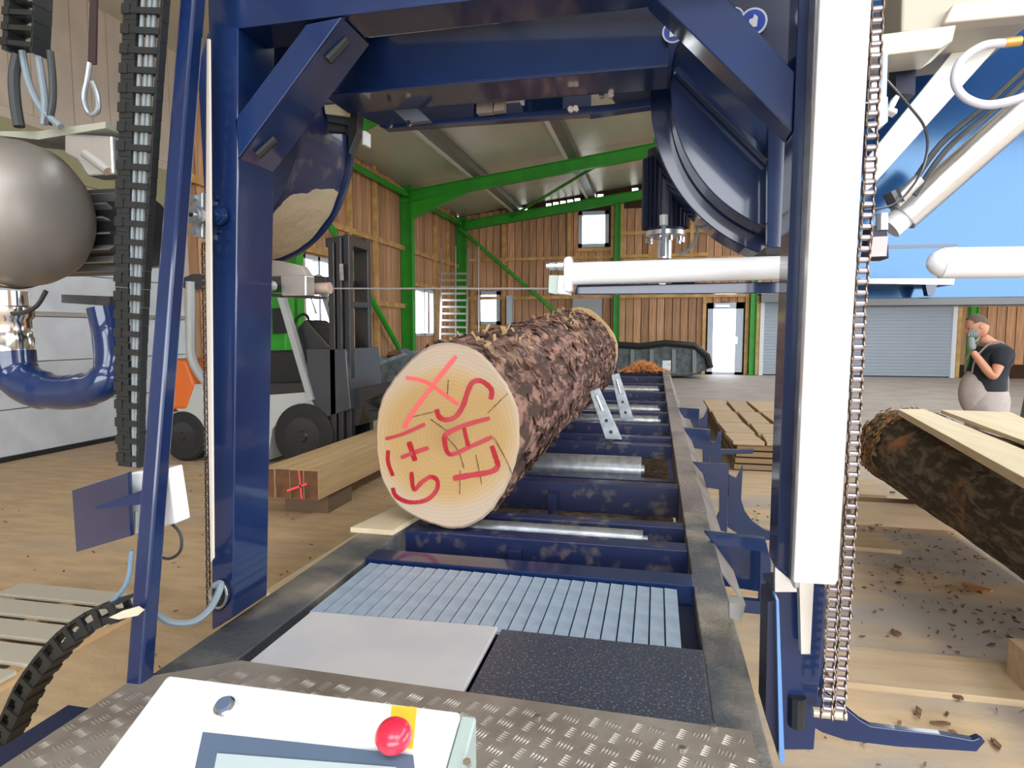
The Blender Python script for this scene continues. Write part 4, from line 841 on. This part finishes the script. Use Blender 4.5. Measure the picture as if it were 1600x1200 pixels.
obj('cable_bundle', tube(NB(), spline([pY(206, 860, 1.25), pY(200, 905, 1.25), pY(185, 930, 1.25), pY(175, 940, 1.25)]), .0055, 8), mat('bluegrey_cable', (.16, .26, .36), .4), label='blue-grey cable dropping beside the leaning strut to the floor carrier', cat='cable', smooth=True)
obj('cable_bundle', tube(NB(), spline([pY(240, 955, 1.25), pY(265, 972, 1.28), pY(300, 972, 1.32), pY(325, 955, 1.36), pY(340, 930, 1.4), pY(345, 912, 1.42), pY(335, 915, 1.42)]), .009, 8), MHOSE, label='thick grey cable bundle curving into the left column foot', cat='cable', smooth=True)
obj('grommet', tube(NB(), [pY(341+13*cos(a), 930+20*sin(a), 1.44) for a in [2*pi*k/16 for k in range(17)]], .004, 6), MGAL, ga)
obj('cable_hole', pp(NB(), [(341+9*cos(a), 935+22*sin(a)) for a in [2*pi*k/16 for k in range(16)]], 1.442, .004), MBLK, ga)
obj('tie_paddle', pp(NB(), [(170, 965), (190, 955), (215, 948), (224, 954), (215, 962), (185, 968)], 1.13, .004), mat('straw', (.6, .55, .42), .7), label='pale flat wooden paddle tied to the leaning strut', cat='paddle')
# ---------------------------------------------------------- console
co = thing('control_console', 'tilted white control console with screen and red emergency stop', 'control console', (-.5, .72, 0))
TLc, TRc = pY(262, 1058, .85), pY(719, 1106, .85); TRc.z = TLc.z = (TLc.z+TRc.z)/2; TLc = V((-.765, .85, 1.045)); TRc = V((-.268, .85, 1.050))
dn = V((-.0, -.26, -.12)); 
nrm = (TRc-TLc).cross(dn).normalized();  nrm = nrm if nrm.z > 0 else -nrm
BLc, BRc = TLc+dn+V((-.0, 0, 0)), TRc+dn
obj('panel', prism(NB(), [TLc, TRc, BRc, BLc], -nrm*.09), MWH, co, bevel=.006)
def pc(x, y, off=.0):
    d = ray(x, y); p0 = TLc+nrm*off; return CAM+d*((p0-CAM).dot(nrm)/d.dot(nrm))
obj('side_panel', prism(NB(), [TRc+V((.002, 0, -.005)), BRc+V((.002, 0, -.005)), BRc+V((.002, 0, -.12)), TRc+V((.002, .0, -.12))], (.022, 0, 0)), mat('grey_green_side', (.36, .44, .42), .4), co, bevel=.003)
obj('screen_frame', prism(NB(), [pc(318, 1146), pc(646, 1182), pc(660, 1300), pc(285, 1300)], nrm*.004), MSCR, co)
obj('screen', prism(NB(), [pc(340, 1178, .004), pc(620, 1200, .004), pc(640, 1290, .004), pc(318, 1290, .004)], nrm*.002), MSCR2, co)
obj('key_switch', lathe(NB(), [(0, .017), (.018, .016), (.02, .012)], pc(356, 1114), nrm, 20), MCHR, co, smooth=True)
obj('switch_face', lathe(NB(), [(.02, .013), (.024, .011)], pc(356, 1114), nrm, 20), MSCR, co)
obj('label_plate', prism(NB(), [pc(348, 1078), pc(380, 1081), pc(377, 1100), pc(345, 1097)], nrm*.0015), mat('silver_label', (.75, .78, .82), .5), co)
obj('stop_label', prism(NB(), [pc(612, 1103), pc(652, 1106), pc(645, 1171), pc(607, 1168)], nrm*.0015), MYEL, co, label='yellow label plate')
obj('stop_collar', lathe(NB(), [(0, .013), (.02, .013)], pc(618, 1160), nrm, 20), MBLK, co)
obj('stop_button', lathe(NB(), [(.014, .016), (.018, .0245), (.028, .0255), (.036, .021), (.041, .012), (.042, .001)], pc(620, 1166), nrm, 28), MERED, co, label='red mushroom button', smooth=True)
obj('pedestal', box(NB(), (-.62, .66, 0), (-.42, .80, .95)), MGREY, co)
obj('corner_screw', bolt(NB(), pc(730, 1194, .0), nrm, .006, .006), MCHR, co)
# ---------------------------------------------------------- lower right hook
obj('loader_hook', pp(NB(), [(1268, 1100), (1285, 1080), (1324, 1109), (1345, 1126), (1361, 1135), (1400, 1140), (1470, 1148), (1520, 1157), (1531, 1153), (1540, 1159), (1526, 1175), (1480, 1172), (1400, 1167), (1322, 1157), (1285, 1145), (1268, 1135)], 1.66, .02), MB, label='long navy curved log loader hook arm reaching right at the bottom', cat='loader arm', bevel=.002)
obj('side_bracket', pp(NB(), [(1140, 942), (1165, 945), (1158, 972), (1140, 965)], 1.75, .05), MAL, bed)
obj('lower_plate', pp(NB(), [(1270, 925), (1292, 925), (1285, 1080), (1265, 1060)], 1.72, .02), MB, ga)
# ============================================================ timber
bs = [-3.27, -3.135, -3.0, -2.865]
for i, x in enumerate(bs):
    y0 = 4.78+random.uniform(-.01, .01)
    t = obj('beam', box(NB(), (x, y0, .19), (x+.128, 7.5, .44)), MSAW, label='squared timber beam on the floor by the forklift, %s of four side by side' % ('leftmost', 'second from the left', 'third from the left, red paint on its end', 'rightmost, red cross sprayed on its end')[i], cat='beam', group='squared timber beams', bevel=.004)
    obj('end_grain', box(NB(), (x+.003, y0-.003, .193), (x+.125, y0, .437)), MEND, t, label='dark brown end grain')
def red(px, w_, Y=4.76): 
    p = [pY(*q, Y) for q in px]; return p
for px, par in (([(473, 735), (477, 784)], 3), ([(487, 754), (455, 767)], 3)):
    pass
bt = D.objects['beam.003'] if 'beam.003' in D.objects else None
x3 = bs[2]; y0 = 4.76
obj('paint_mark', prism(NB(), [V((x3+.09, y0, .44)), V((x3+.105, y0, .44)), V((x3+.125, y0, .20)), V((x3+.11, y0, .20))], (0, .004, 0)), MPINK, bt or None)
obj('paint_mark', prism(NB(), [V((x3-.02, y0, .27)), V((x3+.17, y0, .34)), V((x3+.17, y0, .32)), V((x3-.02, y0, .25))], (0, .004, 0)), MPINK, bt or None)
for i, y in enumerate((5.2, 7.1)): obj('bearer', box(NB(), (-3.22, y-.15, 0), (-2.80, y+.3, .19)), MBEARER, label='rough wooden bearer under the squared beams, %s one' % ('front', 'rear')[i], cat='bearer')
obj('plank', prism(NB(), [pZ(415, 930, .02), pZ(620, 800, .02), pZ(640, 800, .02), pZ(435, 945, .02)], (0, 0, .03)), MPALE, label='pale narrow plank on the floor along the left bed rail', cat='plank')
obj('short_plank', prism(NB(), [V((-1.18, 2.30, .80)), V((-1.0, 2.30, .80)), V((-.95, 2.75, .80)), V((-1.1, 2.75, .80))], (0, 0, .02)), MPALE, label='short pale board lying on the left rail under the log end', cat='plank')
# right log
lr = thing('floor_log', 'second dark barked log lying on bearers at the right, far end stripped', 'log', (2.18, 4.5, .2))
RA, RB = V((2.20, 2.2, .56)), V((2.18, 6.35, .56))
bm, rim2 = log_mesh(RB, RA, .36, .34, .40, .38, (0, 0), 'bark', MBARK2, 9.1, nu=110, nv=96, amp=.022)
bm.faces.new([bm.verts[i] for i in range(0)]) if False else None
obj('bark', bm, MBARK2, lr, recalc=True)
bm = NB(); prism(bm, [RB+V((cos(2*pi*k/30)*.35*(1+.06*sin(5*k)), 0, sin(2*pi*k/30)*.33)) for k in range(30)], (0, .06, 0)); obj('far_end', bm, mat('orange_stub', (.36, .19, .07), .9, c2=(.15, .07, .03), scale=7), lr)
bmf = NB()
for k in range(260):
    t = random.uniform(0, .12); th = random.uniform(.4, 3.6); c = RB.lerp(RA, t); nr = V((cos(th), random.uniform(-.3, .5), sin(th))).normalized(); flake(bmf, c+V((cos(th)*.37, 0, sin(th)*.36)), nr, random.uniform(.03, .1), random.uniform(.01, .03), .008)
obj('bark_flakes', bmf, mat('gold_bark', (.36, .20, .07), .9, c2=(.16, .08, .03), scale=10), lr, kind='stuff')
for i, y in enumerate((3.1, 5.7)): obj('bearer', box(NB(), (1.6, y, 0), (2.9, y+.16, .2)), MSAWX, label='squared wooden bearer under the dark right log, %s' % ('near', 'far')[i], cat='bearer')
def plank(P, z, t, lab, m=MPALE): return obj('plank', prism(NB(), [V((p.x, p.y, z)) for p in P], (0, 0, t)), m, label=lab, cat='plank', group='planks on the right log', bevel=.004)
plank([pZ(1403, 640, .95), pZ(1445, 640, .95), pZ(1640, 720, .95), pZ(1640, 770, .95)], .905, .05, 'long pale plank on the dark right log, front left one')
plank([pZ(1470, 641, .95), pZ(1580, 645, .95), pZ(1700, 700, .95), pZ(1640, 705, .95)], .925, .03, 'wide pale plank on the dark right log, rear right one')
# sawn slabs stack
xs = [(.86, 1.20), (1.26, 1.55), (1.61, 2.1)]; ys = [(7.62, 8.26), (8.33, 9.2), (9.30, 10.5), (10.65, 12.2)]
for i, (a, b) in enumerate(xs):
    for j, (c, d) in enumerate(ys):
        sk = random.uniform(-.02, .02)
        obj('sawn_slab', prism(NB(), [V((a+sk, c, .31)), V((b+sk, c, .31)), V((b-sk, d, .31)), V((a-sk, d, .31))], (0, 0, .04)), MSAWX, label='flat sawn slab of the pale stack, %s row from the saw, %s column' % (('nearest', 'second', 'third', 'farthest')[j], ('left', 'middle', 'right')[i]), cat='slab', group='pale sawn slabs behind the mill', bevel=.003)
for k in range(4): obj('stack_layer', box(NB(), (.90+.01*k, 7.66, .02+.075*k), (2.08, 12.15, .075+.075*k)), mat('layer_wood%d' % k, (.30, .20, .11), .8), label='brown lower board layer of the slab stack, %s' % ('bottom one', 'second from the floor', 'third from the floor', 'right under the pale slabs')[k], cat='board layer', group='slab stack layers')
obj('plywood_sheet', box(NB(), (.45, 6.72, 0), (2.2, 7.6, .02)), MSAWX, label='thin tan board sheet on the floor in front of the slab stack', cat='sheet')
obj('floor_plank', prism(NB(), [V((.80, 3.02, 0)), V((3.8, 3.06, 0)), V((3.8, 3.40, 0)), V((.80, 3.38, 0))], (0, 0, .03)), MSAWX, label='broad pale plank lying across the floor under the right log', cat='plank')
obj('floor_plank', prism(NB(), [V((.7, 5.05, 0)), V((1.75, 5.0, 0)), V((1.75, 5.4, 0)), V((.7, 5.45, 0))], (0, 0, .03)), MSAWX, label='wide brown plank on the floor just left of the dark log', cat='plank')
# slatted pallet at the left
pl = thing('pallet', 'grey weathered slatted pallet lying on the floor at the left', 'pallet', (-3.0, 2.6, 0))
for k in range(5):
    y = 2.05+k*.21; obj('slat', prism(NB(), [V((-3.75, y, .05)), V((-2.80, y+.02, .05)), V((-2.80, y+.17, .05)), V((-3.75, y+.16, .05))], (0, 0, .02)), mat('weathered%d' % k, (.50, .46, .38), .8), pl)
for x in (-3.7, -3.3, -2.9): obj('bearer', box(NB(), (x, 2.05, 0), (x+.08, 3.05, .05)), MSAW, pl)
# bark litter
me = []
bm = NB()
for k in range(700):
    x, y = random.uniform(.5, 3.6), random.uniform(1.6, 6.2)
    if random.random() < .4: x, y = random.gauss(1.75, .25), random.uniform(2, 6)
    if 2.98 < y < 3.45 or (4.95 < y < 5.5 and x < 1.8): continue
    s = random.uniform(.004, .016)*(1 if random.random() < .94 else 2); a = random.uniform(0, pi)
    flake(bm, V((x, y, .008)), V((0, 0, 1)), s*2.6, s, .006, a)
obj('bark_litter', bm, MFLK, label='scattered dark bark crumbs on the floor beside the right log', cat='bark crumbs', kind='stuff')
bm = NB()
for k in range(160):
    x, y = random.uniform(-6, -1.3), random.uniform(1.5, 8); s = random.uniform(.004, .014); flake(bm, V((x, y, .006)), V((0, 0, 1)), s*2.4, s, .005)
obj('bark_litter', bm, MFLK, label='sparse bark crumbs in the sawdust left of the mill', cat='bark crumbs', kind='stuff')
for i, (x, y, l, w_, a, lab) in enumerate(((1525, 920, .15, .085, -.6, 'biggest reddish bark piece on the floor near the right log'), (1345, 855, .09, .03, .3, 'flat bark chip nearest the chain on the floor'), (1405, 888, .05, .03, -.2, 'stubby dark bark chip on the floor in the middle right'), (1400, 990, .05, .03, -.5, 'dark bark chip just behind the broad floor plank'), (1470, 1132, .07, .012, .1, 'thin curved bark sliver above the loader hook'), (1495, 1090, .05, .03, -1.2, 'bark chip between floor plank and loader hook'), (1395, 770, .05, .03, 0, 'small bark chip far up by the log'), (1405, 912, .04, .03, .6, 'round dark bark chip below the stubby one'))):
    bm = NB(); p = pZ(x, y, .012); 
    pts = [V((cos(q)*l*.5*(1+.3*sin(3*q+i)), sin(q)*w_*.5*(1+.25*cos(2*q+i)), 0)) for q in [2*pi*k/10 for k in range(10)]]
    rot = Matrix.Rotation(a, 3, 'Z'); prism(bm, [rot @ q+p for q in pts], (0, 0, .012)); obj('bark_chip', bm, MFLKO if i == 0 else MFLK, label=lab, cat='bark chip', group='larger bark chips')
bm = NB()
for k in range(260):
    u = random.gauss(0, .2); p = V((-.25+u, 13.2+random.uniform(-.3, .3), .80+max(0, .22-abs(u)*.5)*random.random())); flake(bm, p, V((random.uniform(-.5, .5), random.uniform(-1, -.2), random.uniform(.2, 1))).normalized(), .14, .035, .01)
obj('bark_heap', bm, MFLKO, label='heap of orange bark strips at the far end of the mill bed', cat='bark heap', kind='stuff')
# ============================================================ FORKLIFT
fk = thing('forklift', 'white and orange forklift with tall black mast behind the left column', 'forklift', (-4.7, 7.2, 0))
FY = 6.75
def FK(nm, px, Y=FY, t=.1, m=MFORK, lab=None, bevel=.01): return obj(nm, pp(NB(), px, Y, t), m, fk, label=lab, bevel=bevel)
FK('body', [(270, 600), (330, 600), (355, 622), (485, 612), (500, 640), (440, 650), (425, 672), (418, 720), (330, 722), (310, 690), (298, 655), (275, 640)], FY, .95)
FK('counterweight', [(238, 562), (290, 562), (304, 600), (290, 640), (270, 640), (238, 650)], FY-.02, 1.0, MORG, 'orange counterweight', .04)
FK('hood', [(478, 545), (540, 545), (548, 640), (500, 655), (482, 615)], FY-.02, .9, mat('hood_blue_black', (.035, .045, .06), .4, coat=.5))
FK('cowl', [(462, 512), (478, 498), (520, 545), (480, 560), (462, 560)], FY+.1, .5, MBLK2, None, .03)
FK('seat', [(418, 548), (455, 548), (478, 560), (480, 612), (418, 618)], FY+.2, .5, MBLK, None, .03)
FK('floor_tray', [(360, 600), (482, 598), (486, 612), (360, 622)], FY, .9, MBLK2)
obj('rear_pillar', tube(NB(), spline([pY(298, 440, FY), pY(298, 520, FY), pY(300, 560, FY), pY(318, 592, FY), pY(345, 618, FY)]), .055, 8), mat('pillar_grey', (.42, .44, .45), .4), fk, smooth=True)
obj('front_pillar', bar(NB(), pY(440, 462, FY-.02), pY(488, 625, FY-.02), .07, .09), D.materials['pillar_grey'], fk)
obj('front_pillar', bar(NB(), pY(497, 430, FY+.9), pY(540, 560, FY+.9), .06, .09), D.materials['pillar_grey'], fk)
FK('overhead_guard', [(270, 440), (300, 428), (440, 428), (510, 432), (512, 444), (290, 452)], FY, .95, MBLK2)
obj('steering_wheel', tube(NB(), [pY(470+0*cos(a), 510, FY+.4)+V((.05*cos(a), .17*sin(a), .15*cos(a))) for a in [2*pi*k/16 for k in range(17)]], .018, 8), MBLK, fk)
def wheel(cx_, cz_, r, Y, w_):
    o = obj('wheel', lathe(NB(), [(0, r*.6), (.0, r*.9), (.03, r), (w_-.03, r), (w_, r*.9), (w_, r*.6)], (cx_, Y, cz_), (0, 1, 0), 32), MRUB, fk, label='black tyre', smooth=True)
    obj('rim', lathe(NB(), [(-.01, r*.35), (.0, r*.58), (.03, r*.6)], (cx_, Y, cz_), (0, 1, 0), 24), MBLK2, o, smooth=True)
    obj('hub', lathe(NB(), [(-.03, r*.15), (.0, r*.2)], (cx_, Y, cz_), (0, 1, 0), 16), MBLK2, o)
p = pY(474, 684, FY-.05); wheel(p.x, .38, .38, FY-.07, .28); wheel(p.x, .38, .38, FY+.75, .28)
p = pY(283, 672, FY-.05); wheel(p.x, .31, .31, FY-.03, .24); wheel(p.x, .31, .31, FY+.72, .24)
for i, (a, b) in enumerate((((508, 372), (532, 380)), ((534, 372), (546, 375)))):
    pass
for (xa, xb, yt, Y) in ((512, 521, 378, FY-.02), (524, 532, 370, FY), (536, 545, 366, FY+.05), (552, 574, 372, FY+.62)):
    FK('mast_rail', [(xa, yt), (xb, yt), (xb+5, 700), (xa+5, 700)], Y, .1, MBLK2, None, .006)
for z_, px in ((0, [(508, 372), (545, 366), (548, 371), (548, 384), (508, 386)]), (1, [(516, 585), (552, 585), (553, 600), (518, 600)]), (2, [(512, 470), (548, 470), (548, 480), (512, 480)])):
    FK('mast_crossmember', px, FY+.12, .45, MBLK2)
obj('lift_cylinder', cyl(NB(), pY(527, 385, FY+.1), pY(536, 690, FY+.1), .035, 12), MBLK2, fk, smooth=True)
obj('mast_plate', pp(NB(), [(530, 412), (536, 412), (537, 438), (531, 438)], FY-.01, .005), MGAL, fk, label='pale sticker on mast')
obj('mast_plate', pp(NB(), [(536, 550), (542, 550), (542, 578), (537, 578)], FY-.01, .005), MGAL, fk)
FK('fork_carriage', [(545, 610), (612, 596), (616, 608), (570, 628), (560, 665), (546, 668)], FY+.1, .6, MBLK2)
for Y in (FY+.15, FY+.6):
    q = pY(575, 640, Y); obj('fork', box(NB(), (q.x, Y, .62), (q.x+.9, Y+.12, .67)), MBLK2, fk)
# green machine behind the forklift
gm = obj('green_cabinet', pp(NB(), [(412, 455), (446, 455), (447, 566), (412, 568)], 10.2, .3), MGRN, label='green machine cabinet behind the forklift', cat='cabinet', bevel=.02)
obj('cabinet_leg', pp(NB(), [(418, 566), (456, 566), (456, 700), (418, 700)], 10.2, .5), MBLK2, gm)
obj('black_unit', pp(NB(), [(425, 482), (444, 480), (446, 520), (426, 522)], 10.1, .1), MBLK, gm)
dk = thing('junk_heap', 'dark heap of scrap and hoses at the foot of the green column', 'scrap heap', (-6.5, 16, 0))
for k in range(14):
    x = 600+random.uniform(-12, 75); y = 545+random.uniform(-5, 40); p = pY(x, y, 15.5+random.random()); r = random.uniform(.12, .28)
    obj('scrap_piece', lathe(NB(), [(0, r*.3), (r*.4, r), (r*.9, r*.8), (r*1.3, r*.2)], V((p.x, p.y, max(.0, p.z-.3))), (random.uniform(-.5, .5), random.uniform(-.5, .5), 1), 7), (MTUB, MBLK2, MEND)[k % 3], dk)
obj('scrap_piece', prism(NB(), [V((-7.4, 15.2, 0)), V((-5.2, 15.2, 0)), V((-5.4, 15.2, .9)), V((-6.2, 15.2, 1.1)), V((-7.3, 15.2, .7))], (0, 1.2, 0)), MTUB, dk, bevel=.1)
# orange wedge far right
obj('orange_cover', prism(NB(), [V((5.6, 10.2, 0)), V((6.6, 10.2, 0)), V((6.5, 10.2, .35)), V((6.0, 10.2, .62))], (0, .8, 0)), MORG, label='low orange metal cover on the floor behind the person', cat='cover', bevel=.02)
obj('dark_machine', prism(NB(), [V((6.0, 11.4, 0)), V((8, 11.4, 0)), V((8, 11.4, 1.2)), V((6.6, 11.4, 1.3)), V((6.1, 11.4, .9))], (0, 1, 0)), mat('dark_green_machine', (.035, .07, .055), .5), label='dark green machine body right of the person', cat='machine', bevel=.04)
# ============================================================ PERSON
def skin(name, verts, edges, radii, m, parent=None, root=0, sub=2, label=None):
    me = D.meshes.new(name); me.from_pydata([V(v) for v in verts], edges, []); o = D.objects.new(name, me); COL.objects.link(o)
    s = o.modifiers.new('s', 'SKIN'); s.use_smooth_shade = True
    for i, r in enumerate(radii):
        sv = me.skin_vertices[0].data[i]; sv.radius = r if isinstance(r, tuple) else (r, r); sv.use_root = (i == root)
    u = o.modifiers.new('u', 'SUBSURF'); u.levels = sub; u.render_levels = sub
    dg_ = bpy.context.evaluated_depsgraph_get(); dg_.update(); nm = D.meshes.new_from_object(o.evaluated_get(dg_)); D.objects.remove(o)
    for p_ in nm.polygons: p_.use_smooth = True
    nm.materials.clear(); nm.materials.append(m)
    q = V(wpos(parent)) if parent else V((0, 0, 0)); nm.transform(Matrix.Translation(-q))
    oo = link(name, nm, parent, q)
    if label: oo['label'] = label
    return oo
PX, PY_ = 3.12, 7.05
pe = thing('person', 'person in dark T-shirt and taupe work dungarees holding a gloved hand to the face', 'person', (PX, PY_, 0))
def H(x, y, z): return (PX+x, PY_+y, z)      # facing -X
# pelvis, spine, neck, head base; arms; legs
vs = [H(.02, 0, .95), H(.0, 0, 1.10), H(.03, 0, 1.28), H(.04, 0, 1.42), H(0, 0, 1.50), H(-.06, 0, 1.56),
      H(.02, -.10, .90), H(.02, -.11, .50), H(.06, -.12, .08), H(-.10, -.13, .045),
      H(.02, .10, .90), H(-.02, .11, .50), H(.0, .12, .08), H(-.16, .13, .045),
      H(.05, -.18, 1.40), H(-.04, -.24, 1.16), H(-.21, -.19, 1.42), H(.05, .18, 1.40), H(.06, .25, 1.16), H(.045, .25, .92)]
ed = [(0, 1), (1, 2), (2, 3), (3, 4), (4, 5), (0, 6), (6, 7), (7, 8), (8, 9), (0, 10), (10, 11), (11, 12), (12, 13), (3, 14), (14, 15), (15, 16), (3, 17), (17, 18), (18, 19)]
rd_ = [.11, .11, .11, .11, .06, .058, .085, .055, .04, .035, .085, .055, .04, .035, .058, .046, .03, .058, .046, .03]
skin('body', vs, ed, rd_, MSKIN, pe)
# head
bm = NB(); bmesh.ops.create_uvsphere(bm, u_segments=28, v_segments=20, radius=1)
hc_ = V((PX-.10, PY_, 1.655)); Rh = Matrix.Rotation(radians(-22), 3, 'Y')
for v in bm.verts:
    x, y, z = v.co; p = V((x*.098, y*.076, z*.118))
    if x < 0:                                            # face side
        p.x -= .0; p.y *= (1-.18*max(0, -z))
        if z < -.1: p.x += .012*(-z)
        p.x -= .026*math.exp(-((y/.16)**2+((z+.12)/.2)**2))                 # nose
        p.x += .008*math.exp(-(((abs(y)-.38)/.18)**2+((z-.06)/.12)**2))    # eye sockets
        p.x -= .006*math.exp(-((y/.35)**2+((z+.48)/.09)**2))                # lips
        p.x -= .012*math.exp(-((y/.4)**2+((z+.82)/.15)**2))                 # chin
    v.co = Rh @ p + hc_
hd = obj('head', bm, MSKIN, pe, smooth=True)
for s in (-1, 1):
    obj('ear', lathe(NB(), [(-.006, .012), (.0, .024), (.006, .02)], hc_+V((.012, s*.078, -.005)), (0, s, 0), 12), MSKIN, hd, smooth=True)
    obj('eye', lathe(NB(), [(0, .009), (.004, .006)], hc_+Rh @ V((-.086, s*.03, .008)), (-1, 0, 0), 10), MBLK2, hd)
obj('mouth', box(NB(), tuple(hc_+Rh @ V((-.096, -.02, -.06))), tuple(hc_+Rh @ V((-.09, .02, -.055)))), mat('lip', (.35, .1, .08), .6), hd)
bm = NB(); bmesh.ops.create_uvsphere(bm, u_segments=28, v_segments=20, radius=1); kill = []
for v in bm.verts:
    x, y, z = v.co
    if z < .18-.55*x*(x > 0)-.0*x or (x < -.55 and z < .62): kill.append(v)
    v.co = Rh @ V((x*.102, y*.080, z*.121))+hc_
bmesh.ops.delete(bm, geom=kill, context='VERTS')
obj('hair', bm, MHAIR, pe, label='very short cropped hair', smooth=True, recalc=False)
# clothes
skin('shirt', [H(.025, 0, .90), H(-.01, 0, 1.10), vs[2], H(.045, 0, 1.41), H(.02, 0, 1.475), H(.05, -.19, 1.40), H(-.0, -.225, 1.25), H(.05, .19, 1.40), H(.03, .225, 1.25)],
     [(0, 1), (1, 2), (2, 3), (3, 4), (3, 5), (5, 6), (3, 7), (7, 8)], [.175, (.185, .18), (.17, .18), (.15, .165), .08, .09, .082, .09, .082], MSHIRT, pe, label='dark navy T-shirt')
skin('trousers', [H(.02, 0, 1.04), H(.02, 0, .9), H(.02, -.10, .84), H(.02, -.115, .5), H(.06, -.12, .12), H(.02, .10, .84), H(-.02, .115, .5), H(.0, .12, .12)],
     [(0, 1), (1, 2), (2, 3), (3, 4), (1, 5), (5, 6), (6, 7)], [(.185, .175), (.19, .165), .13, .1, .085, .13, .1, .085], MTROU, pe, root=1, label='taupe work trousers')
# bib
bm = lathe(NB(), [(-.20, .10), (-.16, .160), (-.08, .185), (0, .190), (.06, .178), (.10, .168)], (PX+.02, PY_, .93), (0, 0, 1), 28)
obj('trouser_seat', bm, MTROU, pe, smooth=True)
bm = NB(); bmesh.ops.create_uvsphere(bm, u_segments=28, v_segments=20, radius=1)
for v in bm.verts: v.co = V((PX-.055+v.co.x*.165, PY_+v.co.y*.155, 1.01+v.co.z*.25))
obj('bib', bm, MTROU, pe, smooth=True)
for s in (-1, 1): obj('brace_strap', tube(NB(), spline([H(-.15, s*.07, 1.20), H(-.125, s*.09, 1.36), H(.0, s*.10, 1.50), H(.12, s*.08, 1.46), H(.165, s*.03, 1.28), H(.175, s*.05, 1.03)]), .009, 6), mat('strap_grey%d' % s, (.28, .25, .26), .8), pe, smooth=True)
for sy, sx in ((-.12, .06), (.12, 0)): skin('boot', [H(sx, sy, .13), H(sx, sy, .06), H(sx-.16, sy-.0, .05)], [(0, 1), (1, 2)], [.062, .055, .042], MSHOE, pe, root=1)
# gloved right hand (near camera) raised to the face, holding a phone
hb = V(H(-.215, -.18, 1.50))
glove = skin('glove', [H(-.21, -.19, 1.42), tuple(hb), tuple(hb+V((-.005, .005, .05)))], [(0, 1), (1, 2)], [.036, (.042, .028), (.044, .024)], MGLOV, pe, root=1, label='grey work glove')
for i, (dx, dy, l) in enumerate(((-.034, -.006, .062), (-.012, -.010, .072), (.012, -.008, .068), (.032, -.002, .052))):
    b0 = hb+V((dx*.9, dy, .05)); skin('finger', [tuple(b0), tuple(b0+V((.006, .006, l*.45))), tuple(b0+V((.022, .016, l*.8))), tuple(b0+V((.042, .024, l)))], [(0, 1), (1, 2), (2, 3)], [.011, .0105, .0095, .008], MGLOV, glove, sub=1)
b0 = hb+V((.03, .01, .0)); skin('thumb', [tuple(b0), tuple(b0+V((.03, .01, .025))), tuple(b0+V((.045, .015, .06)))], [(0, 1), (1, 2)], [.014, .012, .009], MGLOV, glove, sub=1)
# other hand
h2 = V(H(.03, .25, .86)); skin('hand', [H(.045, .25, .92), tuple(h2), tuple(h2+V((-.05, -.02, .0)))], [(0, 1), (1, 2)], [.03, (.036, .026), (.036, .02)], MSKIN, pe, root=1)
for i in range(4):
    b0 = h2+V((-.05, -.02+(-.02+.0135*i)*0, .022-.015*i)); skin('finger', [tuple(b0), tuple(b0+V((-.03, -.015, -.004))), tuple(b0+V((-.045, -.04, -.008)))], [(0, 1), (1, 2)], [.0095, .009, .008], MSKIN, pe, sub=1)
b0 = h2+V((-.01, -.02, .02)); skin('thumb', [tuple(b0), tuple(b0+V((-.02, -.03, .02))), tuple(b0+V((-.045, -.045, .02)))], [(0, 1), (1, 2)], [.012, .011, .009], MSKIN, pe, sub=1)
obj('phone', box(NB(), tuple(hb+V((.020, .03, .03))), tuple(hb+V((.03, .10, .12)))), MPHONE, label='small blue-white phone held in the gloved hand before the face', cat='phone', bevel=.004)

# ------------------------------------------------ everything bolted to the gantry is one of its parts
def make_part(o, keep=False):
    p = wpos(o); o.parent = ga; o.location = p-V(ga.location)
    for k in ('category', 'group') + (() if keep else ('label',)):
        if k in o: del o[k]
for o, k in ((rg, 0), (lg2, 1), (uf, 0), (ba, 1), (bgp, 0), (wc, 1), (D.objects['band_blade'], 1)): make_part(o, k)
